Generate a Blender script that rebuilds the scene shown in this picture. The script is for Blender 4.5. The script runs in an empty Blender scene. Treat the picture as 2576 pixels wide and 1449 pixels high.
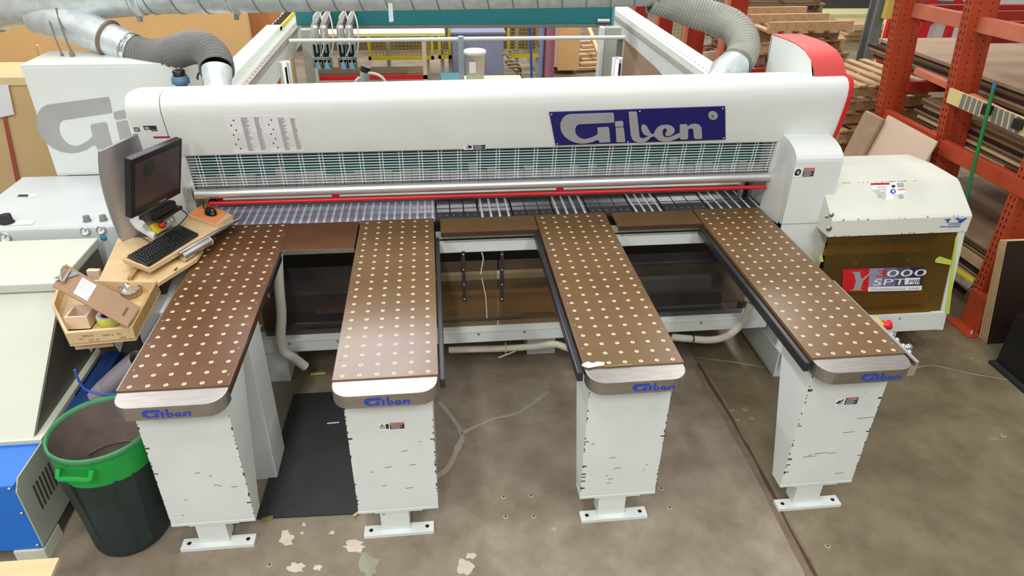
import bpy, bmesh, math, random
from mathutils import Vector, Matrix
from mathutils.geometry import tessellate_polygon
S = bpy.context.scene
COL = S.collection
R0 = random.Random(7)
PI = math.pi

# ---------------------------------------------------------------- camera, world, lamps, exposure
W_, H_, FPX = 2576.0, 1449.0, 1750.11
CAM = Vector((-0.17571, -2.50013, 2.91156))
cam_d = bpy.data.cameras.new('camera'); cam_o = bpy.data.objects.new('camera', cam_d); COL.objects.link(cam_o)
cam_o.location = CAM
cam_o.rotation_euler = (math.radians(59.34355), math.radians(-0.75874), math.radians(-6.2369))
cam_d.sensor_width = 36.0; cam_d.lens = 36.0 * FPX / W_; cam_d.clip_end = 200
S.camera = cam_o
MR = cam_o.rotation_euler.to_matrix()
wd = bpy.data.worlds.new('hall_air'); S.world = wd; wd.use_nodes = True
wd.node_tree.nodes['Background'].inputs[0].default_value = (0.985, 0.99, 1.0, 1)
wd.node_tree.nodes['Background'].inputs[1].default_value = 0.45
def lamp(x, y, z, sx, sy, watts, rgb=(1, 0.985, 0.965)):
    l = bpy.data.lights.new('ceiling_lamp', 'AREA'); l.shape = 'RECTANGLE'; l.size = sx; l.size_y = sy; l.energy = watts; l.color = rgb
    o = bpy.data.objects.new('ceiling_lamp', l); COL.objects.link(o); o.location = (x, y, z)
for ly, lw in ((-5.5, 225), (-1.6, 95), (3.0, 78)):
    for lx in (-5.0, -1.2, 2.6):
        lamp(lx, ly, 6.2, 0.5, 2.4, lw * ((0.85 if ly < -4 else 0.45) if lx < -4 else 1.0 if lx < 2 else 0.6))
lamp(-1.55, 7.2, 6.2, 2.6, 2.6, 240, (0.90, 0.91, 1.0))
lamp(5.0, 7.4, 6.2, 0.5, 2.4, 190); lamp(8.5, 2.0, 6.2, 0.5, 2.4, 70); lamp(5.0, 11.2, 6.2, 0.5, 2.4, 260); lamp(-5.2, 4.6, 6.2, 0.5, 2.4, 150)
lamp(0.5, 13.0, 6.2, 2.4, 0.5, 260)
S.view_settings.view_transform = 'Standard'; S.view_settings.look = 'None'
S.view_settings.gamma = 1.0; S.view_settings.use_curve_mapping = False
S.view_settings.exposure = 0.0

# ---------------------------------------------------------------- helpers
def P(u, v, x=None, y=None, z=None):
    """world point seen at photo pixel (u, v) on the plane x=, y= or z="""
    d = MR @ Vector(((u - W_ / 2) / FPX, -(v - H_ / 2) / FPX, -1.0))
    if x is not None: return CAM + d * ((x - CAM.x) / d.x)
    if y is not None: return CAM + d * ((y - CAM.y) / d.y)
    return CAM + d * ((z - CAM.z) / d.z)
def lin(c):
    c = c / 255.0
    return c / 12.92 if c <= 0.04045 else ((c + 0.055) / 1.055) ** 2.4
def rgb(r, g, b): return (lin(r), lin(g), lin(b))
def nd(nt, t, **k):
    n = nt.nodes.new(t)
    for a, b in k.items(): setattr(n, a, b)
    return n
def mat(name, col, rough=0.5, metal=0.0, var=0.06, scale=6.0, stretch=(1, 1, 1), bump=0.0, spec=0.5, coat=0.0, second=None, thr=None):
    """procedural principled material: noise varies the colour, optional second colour above a noise threshold, optional bump"""
    m = bpy.data.materials.new(name); m.use_nodes = True; nt = m.node_tree; b = nt.nodes['Principled BSDF']
    c = rgb(*col)
    tc = nd(nt, 'ShaderNodeTexCoord'); mp = nd(nt, 'ShaderNodeMapping'); mp.inputs['Scale'].default_value = stretch
    nz = nd(nt, 'ShaderNodeTexNoise'); nz.inputs['Scale'].default_value = scale; nz.inputs['Detail'].default_value = 6; nz.inputs['Roughness'].default_value = 0.6
    nt.links.new(tc.outputs['Object'], mp.inputs['Vector']); nt.links.new(mp.outputs['Vector'], nz.inputs['Vector'])
    cr = nd(nt, 'ShaderNodeValToRGB'); e = cr.color_ramp.elements
    e[0].position = 0.3; e[1].position = 0.7
    e[0].color = (*[x * (1 - var) for x in c], 1); e[1].color = (*[min(1, x * (1 + var)) for x in c], 1)
    nt.links.new(nz.outputs['Fac'], cr.inputs['Fac'])
    out = cr.outputs['Color']
    if second:
        n2 = nd(nt, 'ShaderNodeTexNoise'); n2.inputs['Scale'].default_value = scale * 2.7; n2.inputs['Detail'].default_value = 8
        nt.links.new(mp.outputs['Vector'], n2.inputs['Vector'])
        c2 = nd(nt, 'ShaderNodeValToRGB'); c2.color_ramp.elements[0].position = thr; c2.color_ramp.elements[1].position = thr + 0.05
        nt.links.new(n2.outputs['Fac'], c2.inputs['Fac'])
        mx = nd(nt, 'ShaderNodeMixRGB'); mx.inputs['Color2'].default_value = (*rgb(*second), 1)
        nt.links.new(c2.outputs['Color'], mx.inputs['Fac']); nt.links.new(out, mx.inputs['Color1']); out = mx.outputs['Color']
    nt.links.new(out, b.inputs['Base Color'])
    b.inputs['Roughness'].default_value = rough; b.inputs['Metallic'].default_value = metal
    b.inputs['Specular IOR Level'].default_value = spec; b.inputs['Coat Weight'].default_value = coat
    if bump:
        bp = nd(nt, 'ShaderNodeBump'); bp.inputs['Strength'].default_value = bump; bp.inputs['Distance'].default_value = 0.01
        nt.links.new(nz.outputs['Fac'], bp.inputs['Height']); nt.links.new(bp.outputs['Normal'], b.inputs['Normal'])
    return m
def clear(name, tint, rough, film, filmcol, var=0.3, scale=3.0):
    """dirty see-through plastic: transparent mixed with a thin film of grime / gloss"""
    m = bpy.data.materials.new(name); m.use_nodes = True; nt = m.node_tree; b = nt.nodes['Principled BSDF']
    b.inputs['Base Color'].default_value = (*rgb(*filmcol), 1); b.inputs['Roughness'].default_value = rough
    tr = nd(nt, 'ShaderNodeBsdfTransparent'); tr.inputs[0].default_value = (*rgb(*tint), 1)
    mx = nd(nt, 'ShaderNodeMixShader'); tc = nd(nt, 'ShaderNodeTexCoord'); nz = nd(nt, 'ShaderNodeTexNoise'); nz.inputs['Scale'].default_value = scale
    mr = nd(nt, 'ShaderNodeMapRange'); mr.inputs['From Min'].default_value = 0.3; mr.inputs['From Max'].default_value = 0.7
    mr.inputs['To Min'].default_value = film * (1 - var); mr.inputs['To Max'].default_value = film * (1 + var)
    nt.links.new(tc.outputs['Object'], nz.inputs['Vector']); nt.links.new(nz.outputs['Fac'], mr.inputs['Value'])
    nt.links.new(mr.outputs['Result'], mx.inputs['Fac']); nt.links.new(tr.outputs[0], mx.inputs[1]); nt.links.new(b.outputs[0], mx.inputs[2])
    nt.links.new(mx.outputs[0], nt.nodes['Material Output'].inputs['Surface'])
    return m
OFF = {}
def thing(name, label, cat, loc=(0, 0, 0), group=None):
    o = bpy.data.objects.new(name, None); COL.objects.link(o); o.location = loc; o.empty_display_size = 0.1
    o['label'] = label; o['category'] = cat
    if group: o['group'] = group
    OFF[o] = Vector(loc); return o
class MB:
    """collects shapes in world coordinates; done() links them as ONE mesh object"""
    def __init__(s): s.v = []; s.f = []; s.m = []; s.sm = []
    def add(s, vs, fs, mi=0, smooth=False):
        n = len(s.v); s.v += [tuple(v) for v in vs]
        for f in fs: s.f.append([i + n for i in f]); s.m.append(mi); s.sm.append(smooth)
        return s
    def box(s, x0, x1, y0, y1, z0, z1, mi=0):
        return s.hexa([(x0, y0, z0), (x1, y0, z0), (x1, y1, z0), (x0, y1, z0), (x0, y0, z1), (x1, y0, z1), (x1, y1, z1), (x0, y1, z1)], mi)
    def hexa(s, p, mi=0):
        return s.add(p, [(3, 2, 1, 0), (4, 5, 6, 7), (0, 1, 5, 4), (1, 2, 6, 5), (2, 3, 7, 6), (3, 0, 4, 7)], mi)
    def obox(s, c, ex, ey, ez, hx, hy, hz, mi=0):
        c = Vector(c); a, b, d = Vector(ex) * hx, Vector(ey) * hy, Vector(ez) * hz
        return s.hexa([c - a - b - d, c + a - b - d, c + a + b - d, c - a + b - d, c - a - b + d, c + a - b + d, c + a + b + d, c - a + b + d], mi)
    def bar(s, a, b, w, h, up=(0, 0, 1), mi=0):
        a, b = Vector(a), Vector(b); d = (b - a); L = d.length; d.normalize()
        sx = d.cross(Vector(up)); sx = sx.normalized() if sx.length > 1e-6 else Vector((1, 0, 0)); uz = sx.cross(d)
        return s.obox((a + b) / 2, d, sx, uz, L / 2, w / 2, h / 2, mi)
    def quad(s, pts, mi=0): return s.add(pts, [tuple(range(len(pts)))], mi)
    def slab(s, pts, t, mi=0):
        """polygon (world points) given thickness vector t"""
        n = len(pts); p = [Vector(q) for q in pts]; t = Vector(t)
        tri = [tuple(x) for x in tessellate_polygon([p])]
        nrm = sum(((p[b] - p[a]).cross(p[c] - p[a]) for a, b, c in tri), Vector())
        if nrm.dot(t) < 0: tri = [x[::-1] for x in tri]; rev = True
        else: rev = False
        vs = p + [q + t for q in p]
        fs = [tuple(i + n for i in f) for f in tri] + [f[::-1] for f in tri]
        # outline orientation
        for i in range(n):
            j = (i + 1) % n
            fs.append((i, j, j + n, i + n))
        return s.add(vs, fs, mi)
    def tube(s, pts, r, seg=12, mi=0, caps=True, flat=False):
        pts = [Vector(p) for p in pts]; n = len(pts); rs = r if isinstance(r, (list, tuple)) else [r] * n
        vs = []; up = None
        for i, p in enumerate(pts):
            d = (pts[min(i + 1, n - 1)] - pts[max(i - 1, 0)]).normalized()
            if up is None:
                up = Vector((0, 0, 1)) if abs(d.z) < 0.9 else Vector((1, 0, 0))
            a = d.cross(up).normalized(); up = a.cross(d).normalized()
            for k in range(seg):
                t = 2 * PI * k / seg; vs.append(p + (a * math.cos(t) + up * math.sin(t)) * rs[i])
        fs = []
        for i in range(n - 1):
            for k in range(seg):
                k2 = (k + 1) % seg; fs.append((i * seg + k, i * seg + k2, (i + 1) * seg + k2, (i + 1) * seg + k))
        s.add(vs, fs, mi, not flat)
        if caps: s.add(vs[:seg], [tuple(range(seg))[::-1]], mi); s.add(vs[-seg:], [tuple(range(seg))], mi)
        return s
    def lathe(s, c, prof, seg=24, mi=0, axis=(0, 0, 1), smooth=True):
        """profile [(radius, height)] turned about axis through c"""
        c = Vector(c); q = Vector((0, 0, 1)).rotation_difference(Vector(axis))
        vs = []; n = len(prof)
        for r, h in prof:
            for k in range(seg):
                t = 2 * PI * k / seg; vs.append(c + q @ Vector((r * math.cos(t), r * math.sin(t), h)))
        fs = [(i * seg + k, i * seg + (k + 1) % seg, (i + 1) * seg + (k + 1) % seg, (i + 1) * seg + k) for i in range(n - 1) for k in range(seg)]
        s.add(vs, fs, mi, smooth); return s
    def sweep(s, prof, x0, x1, mi=0, caps=True, smooth=True, lift=None):
        """open/closed (y, z) profile extruded along x; lift(x) tilts the z"""
        n = len(prof); lift = lift or (lambda x: 0)
        vs = [(x0, y, z + lift(x0) * w) for y, z, w in [(p[0], p[1], p[2] if len(p) > 2 else 1) for p in prof]] + [(x1, y, z + lift(x1) * w) for y, z, w in [(p[0], p[1], p[2] if len(p) > 2 else 1) for p in prof]]
        s.add(vs, [(i, i + 1, n + i + 1, n + i) for i in range(n - 1)], mi, smooth)
        if caps: s.add(vs[:n], [tuple(range(n))], mi); s.add(vs[n:], [tuple(range(n))[::-1]], mi)
        return s
    def mesh(s, name, mats, bev=0, recalc=True, org=None):
        me = bpy.data.meshes.new(name)
        o = Vector(org) if org is not None else Vector()
        me.from_pydata([Vector(v) - o for v in s.v], [], s.f)
        for m in (mats if isinstance(mats, (list, tuple)) else [mats]): me.materials.append(m)
        me.polygons.foreach_set('material_index', s.m); me.polygons.foreach_set('use_smooth', s.sm)
        bm = bmesh.new(); bm.from_mesh(me)
        if bev:
            bmesh.ops.remove_doubles(bm, verts=bm.verts, dist=1e-5)
            bmesh.ops.recalc_face_normals(bm, faces=bm.faces)
            ed = [e for e in bm.edges if len(e.link_faces) == 2 and e.calc_face_angle(0) > 0.6]
            bmesh.ops.bevel(bm, geom=ed, offset=bev, segments=2, affect='EDGES', profile=0.6, clamp_overlap=True)
        elif recalc: bmesh.ops.recalc_face_normals(bm, faces=bm.faces)
        bm.to_mesh(me); bm.free(); return me
    def done(s, name, mats, parent=None, bev=0, label=None, kind=None, recalc=True):
        if parent is not None: org = Vector()
        else:
            xs = [v[0] for v in s.v]; ys = [v[1] for v in s.v]; zs = [v[2] for v in s.v]
            org = Vector(((min(xs) + max(xs)) / 2, (min(ys) + max(ys)) / 2, min(zs)))
        me = s.mesh(name, mats, bev, recalc, org); o = bpy.data.objects.new(name, me); COL.objects.link(o)
        if parent is not None:
            o.parent = parent; o.location = -OFF[parent]; OFF[o] = Vector()
        else: o.location = org; OFF[o] = org
        if label: o['label'] = label
        if kind: o['kind'] = kind
        return o
def tag(o, label, cat, group=None):
    o['label'] = label; o['category'] = cat
    if group: o['group'] = group
    return o
def inst(me, name, parent, loc, rot=None, scale=None):
    """a part sharing mesh data; loc in world"""
    o = bpy.data.objects.new(name, me); COL.objects.link(o); o.parent = parent; o.location = Vector(loc) - OFF[parent]
    if rot: o.rotation_euler = rot
    if scale: o.scale = scale
    return o
def text(mb, body, O, ex, ey, size, mi=0, depth=0.0, width=None, spacing=1.0):
    """flat lettering laid in the plane (O, ex, ey), lower-left at O; width stretches it"""
    cu = bpy.data.curves.new('lettering', 'FONT'); cu.body = body; cu.size = 1.0; cu.space_character = spacing; cu.resolution_u = 3; cu.extrude = 0
    ob = bpy.data.objects.new('lettering', cu); COL.objects.link(ob)
    me = bpy.data.meshes.new_from_object(ob.evaluated_get(bpy.context.evaluated_depsgraph_get()))
    xs = [v.co.x for v in me.vertices]; w = (max(xs) - min(xs)) or 1; x0 = min(xs)
    sx = (width / w) if width else size
    ex, ey, O = Vector(ex), Vector(ey), Vector(O)
    mb.add([O + ex * (v.co.x - x0) * sx + ey * v.co.y * size for v in me.vertices], [tuple(p.vertices) for p in me.polygons], mi)
    bpy.data.objects.remove(ob); bpy.data.meshes.remove(me); bpy.data.curves.remove(cu)
def catmull(pts, n=8):
    pts = [Vector(p) for p in pts]; out = []
    for i in range(len(pts) - 1):
        a, b, c, d = pts[max(i - 1, 0)], pts[i], pts[i + 1], pts[min(i + 2, len(pts) - 1)]
        for k in range(n):
            t = k / n
            out.append(0.5 * ((2 * b) + (c - a) * t + (2 * a - 5 * b + 4 * c - d) * t * t + (3 * b - a - 3 * c + d) * t ** 3))
    out.append(pts[-1]); return out

# ---------------------------------------------------------------- materials
M = {}
M['white'] = mat('white_machine_paint', (226, 231, 226), 0.38, var=0.03, scale=3)
M['leg'] = mat('worn_white_paint', (222, 228, 224), 0.5, var=0.04, scale=4, second=(150, 150, 145), thr=0.74)
M['pale'] = mat('pale_grey_white_paint', (206, 212, 211), 0.42, var=0.03, scale=3)
M['cream'] = mat('cream_paint', (206, 209, 192), 0.45, var=0.03, scale=3)
M['offwhite'] = mat('aged_white_paint', (224, 226, 212), 0.45, var=0.04, scale=3, second=(196, 196, 176), thr=0.72)
M['greyside'] = mat('grey_green_paint', (178, 184, 170), 0.5, var=0.05)
M['deck'] = mat('brown_film_ply', (114, 87, 56), 0.26, var=0.12, scale=4, spec=0.5)
M['deckr'] = mat('reddish_film_ply', (104, 70, 46), 0.26, var=0.16, scale=5, spec=0.5)
M['deckedge'] = mat('ply_edge', (70, 45, 30), 0.6)
M['dot'] = mat('nozzle_ivory', (226, 206, 172), 0.5, var=0.04)
M['dotc'] = mat('nozzle_centre', (150, 120, 85), 0.5)
M['steel'] = mat('brushed_stainless', (176, 172, 166), 0.4, 1.0, var=0.12, scale=9, stretch=(1, 6, 6))
M['chrome'] = mat('chrome', (225, 225, 225), 0.12, 1.0, var=0.02)
M['galv'] = mat('galvanised_sheet', (220, 228, 228), 0.42, 0.5, var=0.16, scale=14, bump=0.05)
M['alu'] = mat('aluminium', (215, 215, 213), 0.33, 0.8, var=0.05)
M['black'] = mat('black_plastic', (24, 24, 26), 0.4, var=0.1)
M['rubber'] = mat('black_rubber', (32, 33, 34), 0.75, var=0.15, scale=20)
M['rail'] = mat('dark_rail', (44, 44, 48), 0.35, var=0.1)
M['teal'] = mat('teal_paint', (36, 120, 126), 0.42, var=0.06)
M['tealpale'] = mat('pale_teal_paint', (110, 160, 158), 0.45, var=0.06)
M['red'] = mat('red_paint', (205, 28, 34), 0.35, var=0.06)
M['pinkred'] = mat('dusty_red_paint', (206, 70, 66), 0.55, var=0.12, scale=3)
M['bedplate'] = mat('dark_bed_plate', (72, 72, 76), 0.34, 0.2, var=0.1)
M['bedslat'] = mat('lilac_sheen_bed_slat', (158, 154, 178), 0.35, 0.1, var=0.1)  # grey slats at the left end, with their lilac reflection painted into the colour
M['roller'] = mat('sheen_white_roller_strip', (248, 246, 252), 0.4, 0.0, var=0.03)  # shine of the reflective metal strips painted as a near-white colour
M['navy'] = mat('navy_enamel', (22, 24, 104), 0.3, var=0.05)
M['letter'] = mat('cast_grey_letters', (172, 172, 176), 0.45, 0.2, var=0.05)
M['blueprint'] = mat('blue_print', (38, 70, 190), 0.5, var=0.08)
M['ply'] = mat('birch_plywood', (214, 184, 138), 0.55, var=0.1, scale=3, stretch=(1, 5, 5))
M['plyedge'] = mat('plywood_edge', (176, 140, 88), 0.7, var=0.2, scale=30)
M['mdf'] = mat('tan_mdf', (224, 182, 124), 0.55, var=0.05, scale=2)
M['mdfpale'] = mat('pale_tan_board', (214, 184, 134), 0.6, var=0.05, scale=2)
M['pine'] = mat('pallet_pine', (188, 154, 112), 0.75, var=0.2, scale=5, stretch=(1, 6, 6))
M['pinegrey'] = mat('weathered_pallet_pine', (140, 112, 84), 0.8, var=0.25, scale=5, stretch=(1, 6, 6))
M['sheet'] = mat('plywood_sheet', (166, 140, 112), 0.6, var=0.12, scale=3, stretch=(1, 4, 4))
M['sheetdk'] = mat('plywood_sheet_brown', (108, 84, 54), 0.7, var=0.2, scale=6, stretch=(1, 1, 8))
M['pinkply'] = mat('pinkish_plywood', (220, 196, 172), 0.6, var=0.05, scale=2)
M['darkply'] = mat('dark_film_ply', (44, 28, 20), 0.5, var=0.15)
M['orange'] = mat('orange_rack_paint', (180, 70, 36), 0.5, var=0.1, scale=5)
M['orangedk'] = mat('red_orange_rack_paint', (158, 44, 26), 0.55, var=0.1, scale=5)
M['beam'] = mat('dusty_orange_beam_paint', (196, 112, 82), 0.6, var=0.1, scale=5)
M['hole'] = mat('dark_hole', (30, 16, 12), 0.8)
M['yellow'] = mat('safety_yellow', (208, 190, 36), 0.5, var=0.1)
M['paper'] = mat('white_paper', (238, 238, 240), 0.7, var=0.02)
M['ink'] = mat('grey_print', (170, 170, 174), 0.7)
M['inkdk'] = mat('black_print', (40, 40, 44), 0.7)
M['warnorange'] = mat('warning_orange', (222, 110, 50), 0.6)
M['warnred'] = mat('danger_red', (186, 30, 56), 0.6)
M['hose'] = mat('grey_ribbed_hose', (120, 120, 116), 0.6, var=0.12, scale=9)
M['hosepale'] = mat('pale_ribbed_hose', (168, 168, 158), 0.6, var=0.15, scale=6)
M['pvc'] = mat('cream_conduit', (216, 212, 194), 0.5, var=0.05)
M['bin_green'] = mat('green_band', (22, 156, 62), 0.5, var=0.12, scale=5)
M['bin_dark'] = mat('dark_green_plastic', (36, 52, 50), 0.55, var=0.25, scale=4)
M['bin_in'] = mat('dusty_bin_lining', (116, 102, 96), 0.8, var=0.2, scale=8)
M['blue'] = mat('blue_paint', (26, 112, 206), 0.45, var=0.06, scale=4)
M['lime'] = mat('lime_tape', (200, 214, 90), 0.6, var=0.05)
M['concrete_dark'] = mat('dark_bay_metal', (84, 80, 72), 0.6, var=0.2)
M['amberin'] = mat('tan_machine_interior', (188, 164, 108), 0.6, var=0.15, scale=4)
M['motor'] = mat('black_motor', (26, 24, 22), 0.5, var=0.15)
M['perspex'] = clear('dirty_brown_perspex', (222, 212, 196), 0.12, 0.18, (140, 122, 100))
M['smoke'] = clear('smoked_perspex', (206, 202, 202), 0.10, 0.16, (96, 94, 98))
M['amber'] = clear('amber_perspex', (222, 204, 150), 0.15, 0.2, (140, 116, 66))
M['flap'] = clear('clear_strip_plastic', (214, 218, 218), 0.25, 0.5, (196, 198, 200))
M['greyblue'] = mat('grey_blue_plastic', (134, 140, 164), 0.5, var=0.05)
M['maroon'] = mat('maroon_pipe_paint', (128, 70, 84), 0.45, var=0.06)
M['bucket'] = clear('milky_bucket_plastic', (200, 205, 195), 0.4, 0.82, (226, 228, 214), var=0.05)
M['liquid'] = mat('pale_green_liquid', (176, 204, 168), 0.4)

def floor_material():
    m = bpy.data.materials.new('worn_concrete'); m.use_nodes = True; nt = m.node_tree; b = nt.nodes['Principled BSDF']
    tc = nd(nt, 'ShaderNodeTexCoord')
    def noise(sc, det=6, ro=0.6):
        n = nd(nt, 'ShaderNodeTexNoise'); n.inputs['Scale'].default_value = sc; n.inputs['Detail'].default_value = det; n.inputs['Roughness'].default_value = ro
        nt.links.new(tc.outputs['Object'], n.inputs['Vector']); return n
    def ramp(src, stops):
        r = nd(nt, 'ShaderNodeValToRGB'); els = r.color_ramp.elements
        while len(els) < len(stops): els.new(0.5)
        for e, (p, c) in zip(els, stops): e.position = p; e.color = (*rgb(*c), 1)
        nt.links.new(src, r.inputs['Fac']); return r
    def mix(f, a, bb, typ='MIX'):
        x = nd(nt, 'ShaderNodeMixRGB', blend_type=typ)
        if isinstance(f, float): x.inputs['Fac'].default_value = f
        else: nt.links.new(f, x.inputs['Fac'])
        nt.links.new(a, x.inputs['Color1']); nt.links.new(bb, x.inputs['Color2']); return x.outputs['Color']
    n1 = noise(0.9); n2 = noise(4.0, 8, 0.65); n3 = noise(22.0, 4)
    warm = ramp(n1.outputs['Fac'], [(0.3, (142, 128, 111)), (0.55, (161, 149, 132)), (0.75, (176, 164, 150))])
    dark = ramp(n1.outputs['Fac'], [(0.3, (120, 108, 83)), (0.55, (135, 123, 97)), (0.75, (148, 137, 113))])
    sx = nd(nt, 'ShaderNodeSeparateXYZ'); nt.links.new(tc.outputs['Object'], sx.inputs[0])
    ge = nd(nt, 'ShaderNodeMath', operation='GREATER_THAN'); ge.inputs[1].default_value = 1.57; nt.links.new(sx.outputs['X'], ge.inputs[0])
    base = mix(ge.outputs[0], warm.outputs['Color'], dark.outputs['Color'])
    mott = ramp(n2.outputs['Fac'], [(0.3, (196, 190, 180)), (0.52, (228, 226, 222)), (0.72, (255, 255, 255))])
    base = mix(1.0, base, mott.outputs['Color'], 'MULTIPLY')
    # pale spalled flecks
    r3 = nd(nt, 'ShaderNodeValToRGB'); r3.color_ramp.elements[0].position = 0.69; r3.color_ramp.elements[1].position = 0.73
    nt.links.new(n2.outputs['Fac'], r3.inputs['Fac'])
    pc = nd(nt, 'ShaderNodeRGB'); pc.outputs[0].default_value = (*rgb(200, 188, 168), 1)
    base = mix(r3.outputs['Color'], base, pc.outputs[0])
    nt.links.new(base, b.inputs['Base Color'])
    rr = nd(nt, 'ShaderNodeMapRange'); rr.inputs['To Min'].default_value = 0.38; rr.inputs['To Max'].default_value = 0.62
    nt.links.new(n2.outputs['Fac'], rr.inputs['Value']); nt.links.new(rr.outputs['Result'], b.inputs['Roughness'])
    bp = nd(nt, 'ShaderNodeBump'); bp.inputs['Strength'].default_value = 0.12; bp.inputs['Distance'].default_value = 0.004
    nt.links.new(n3.outputs['Fac'], bp.inputs['Height']); nt.links.new(bp.outputs['Normal'], b.inputs['Normal'])
    return m

# ---------------------------------------------------------------- the setting
fl = MB(); fl.box(-14, 22, -8, 30, -0.2, 0.0)
floor = fl.done('floor', floor_material(), kind='structure'); 
# move the floor's texture space to the world origin
for v in floor.data.vertices: v.co += floor.location
floor.location = (0, 0, 0); OFF[floor] = Vector()
mj = mat('joint_filler', (122, 104, 84), 0.7, var=0.2, scale=12)
mjd = mat('joint_dark', (74, 60, 46), 0.8, var=0.2, scale=12)
rj = random.Random(3)
def ribbon(pts, w, z, jit=0.3):
    mb = MB(); n = len(pts); vs = []
    for i, p in enumerate(pts):
        p = Vector(p); d = (Vector(pts[min(i + 1, n - 1)]) - Vector(pts[max(i - 1, 0)])).normalized(); s = Vector((-d.y, d.x, 0))
        ww = w * (1 + rj.uniform(-jit, jit)); vs += [p + s * ww + Vector((0, 0, z)), p - s * ww + Vector((0, 0, z))]
    for i in range(n - 1): mb.add([vs[2 * i], vs[2 * i + 1], vs[2 * i + 3], vs[2 * i + 2]], [(0, 1, 2, 3)])
    return mb
jp = [(1.57 + 0.012 * math.sin(y * 3) + rj.uniform(-.004, .004), y, 0) for y in [(-2 + 0.12 * i) for i in range(28)]]
ribbon(jp, 0.035, 0.0012).done('joint_band', mj, floor)
ribbon([(x + .012, y, 0) for x, y, z in jp], 0.009, 0.002, .5).done('joint_groove', mjd, floor)
mc = mat('crack_filler', (158, 150, 134), 0.6, var=0.1, scale=10)
for pts, w in (([(1105, 1010), (1160, 1085), (1150, 1130), (1125, 1180), (1095, 1200)], 0.016), ([(1160, 1090), (1240, 1055), (1300, 1040), (1340, 1015), (1380, 985)], 0.012),
               ([(1755, 900), (1850, 912), (1925, 925)], 0.006), ([(2290, 930), (2345, 920), (2440, 940), (2535, 955)], 0.005)):
    ribbon(catmull([P(u, v, z=0) for u, v in pts], 6), w, 0.0012, .35).done('crack_repair', mc, floor)
ms = mat('pale_floor_stain', (206, 194, 176), 0.6, var=0.1, scale=14); msg = mat('greenish_floor_stain', (150, 152, 132), 0.6, var=0.1)
def blob(u, v, ru, rv, m, k=9, name='floor_stain'):
    c = P(u, v, z=0); e = P(u + ru, v, z=0) - c; f = P(u, v - rv, z=0) - c; pts = []
    for i in range(k * 2):
        t = 2 * PI * i / (k * 2); q = rj.uniform(.55, 1.15); pts.append(c + e * math.cos(t) * q + f * math.sin(t) * q + Vector((0, 0, .0006)))
    MB().slab(pts, (0, 0, .0006)).done(name, m, floor)
for u, v, ru, rv, in ((720, 1355, 20, 22), (745, 1430, 24, 14), (890, 1375, 30, 16), (800, 1428, 12, 8), (835, 1340, 8, 6), (1170, 1425, 28, 22), (1185, 1398, 16, 8), (760, 1342, 5, 4), (765, 1320, 6, 5)):
    blob(u, v, ru, rv, ms)
blob(925, 1420, 30, 34, msg, name='green_floor_stain')
mh = mat('bolt_hole', (52, 44, 36), 0.9); mrim = mat('bolt_hole_rim', (164, 150, 130), 0.8)
for u, v in ((1267, 1250), (1272, 1300), (1336, 1247), (1343, 1299), (1663, 1229), (1685, 1277), (1875, 1030), (1891, 1052), (1840, 1032), (1855, 1055), (2524, 1096), (2082, 1374), (678, 1421)):
    c = P(u, v, z=0); MB().lathe(c, [(0.0, .003), (.006, .003)], 10).lathe(c, [(.006, .0032), (.011, .0022), (.015, .0004)], 12, mi=1).done('bolt_hole', [mh, mrim], floor)
# ---------------------------------------------------------------- logo outlines (plate pixel space -> unit plate)
LG = [[(930,170),(940,178),(945,290),(935,299),(460,322),(430,345),(413,385),(418,440),(440,480),(475,515),(520,535),(565,538),(620,522),(680,498),(720,470),(716,385),(730,375),(865,368),(875,380),(892,570),(745,578),(735,545),(700,545),(640,572),(560,588),(480,590),(400,572),(330,540),(270,490),(232,435),(213,375),(215,310),(240,250),(285,210),(340,190)],
 [(965,292),(1060,285),(1068,295),(1068,345),(1058,352),(970,358),(955,345),(955,305)],
 [(965,375),(1065,366),(1075,378),(1095,560),(1085,570),(985,572),(975,560)],
 [(1142,165),(1152,157),(1245,153),(1255,162),(1290,490),(1305,515),(1335,528),(1370,522),(1400,500),(1412,486),(1380,480),(1345,460),(1320,415),(1313,375),(1325,345),(1350,330),(1385,345),(1410,385),(1440,440),(1460,470),(1491,465),(1491,492),(1450,500),(1420,530),(1380,562),(1330,578),(1270,575),(1220,560),(1190,530),(1170,480)],
 [(1490,465),(1500,430),(1540,375),(1600,345),(1680,338),(1740,355),(1770,385),(1772,425),(1740,465),(1700,485),(1660,490),(1645,475),(1645,455),(1660,440),(1665,400),(1650,380),(1625,385),(1608,410),(1605,450),(1620,490),(1650,512),(1700,510),(1760,490),(1840,455),(1850,440),(1850,500),(1800,525),(1740,548),(1680,562),(1610,562),(1550,545),(1510,510),(1490,492)],
 [(1845,345),(1855,335),(1945,330),(1950,340),(1955,365),(2000,335),(2060,323),(2115,335),(2145,370),(2150,510),(2140,525),(2060,527),(2040,515),(2030,400),(2010,380),(1980,382),(1957,395),(1955,520),(1945,530),(1860,535),(1845,520)]]
def homog(src, dst):
    import numpy as np
    A = []
    for (x, y), (a, b) in zip(src, dst):
        A.append([x, y, 1, 0, 0, 0, -a * x, -a * y, -a]); A.append([0, 0, 0, x, y, 1, -b * x, -b * y, -b])
    h = np.linalg.svd(np.array(A, float))[2][-1].reshape(3, 3)
    def f(p):
        q = h @ np.array([p[0], p[1], 1.0]); return (float(q[0] / q[2]), float(q[1] / q[2]))
    return f
HG = homog([(62,168),(2485,85),(2480,545),(155,628)], [(0,1),(1,1),(1,0),(0,0)])
LOGO = [[HG(p) for p in pl] for pl in LG]           # in unit plate coordinates, aspect 1.05 : 0.2
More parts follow.
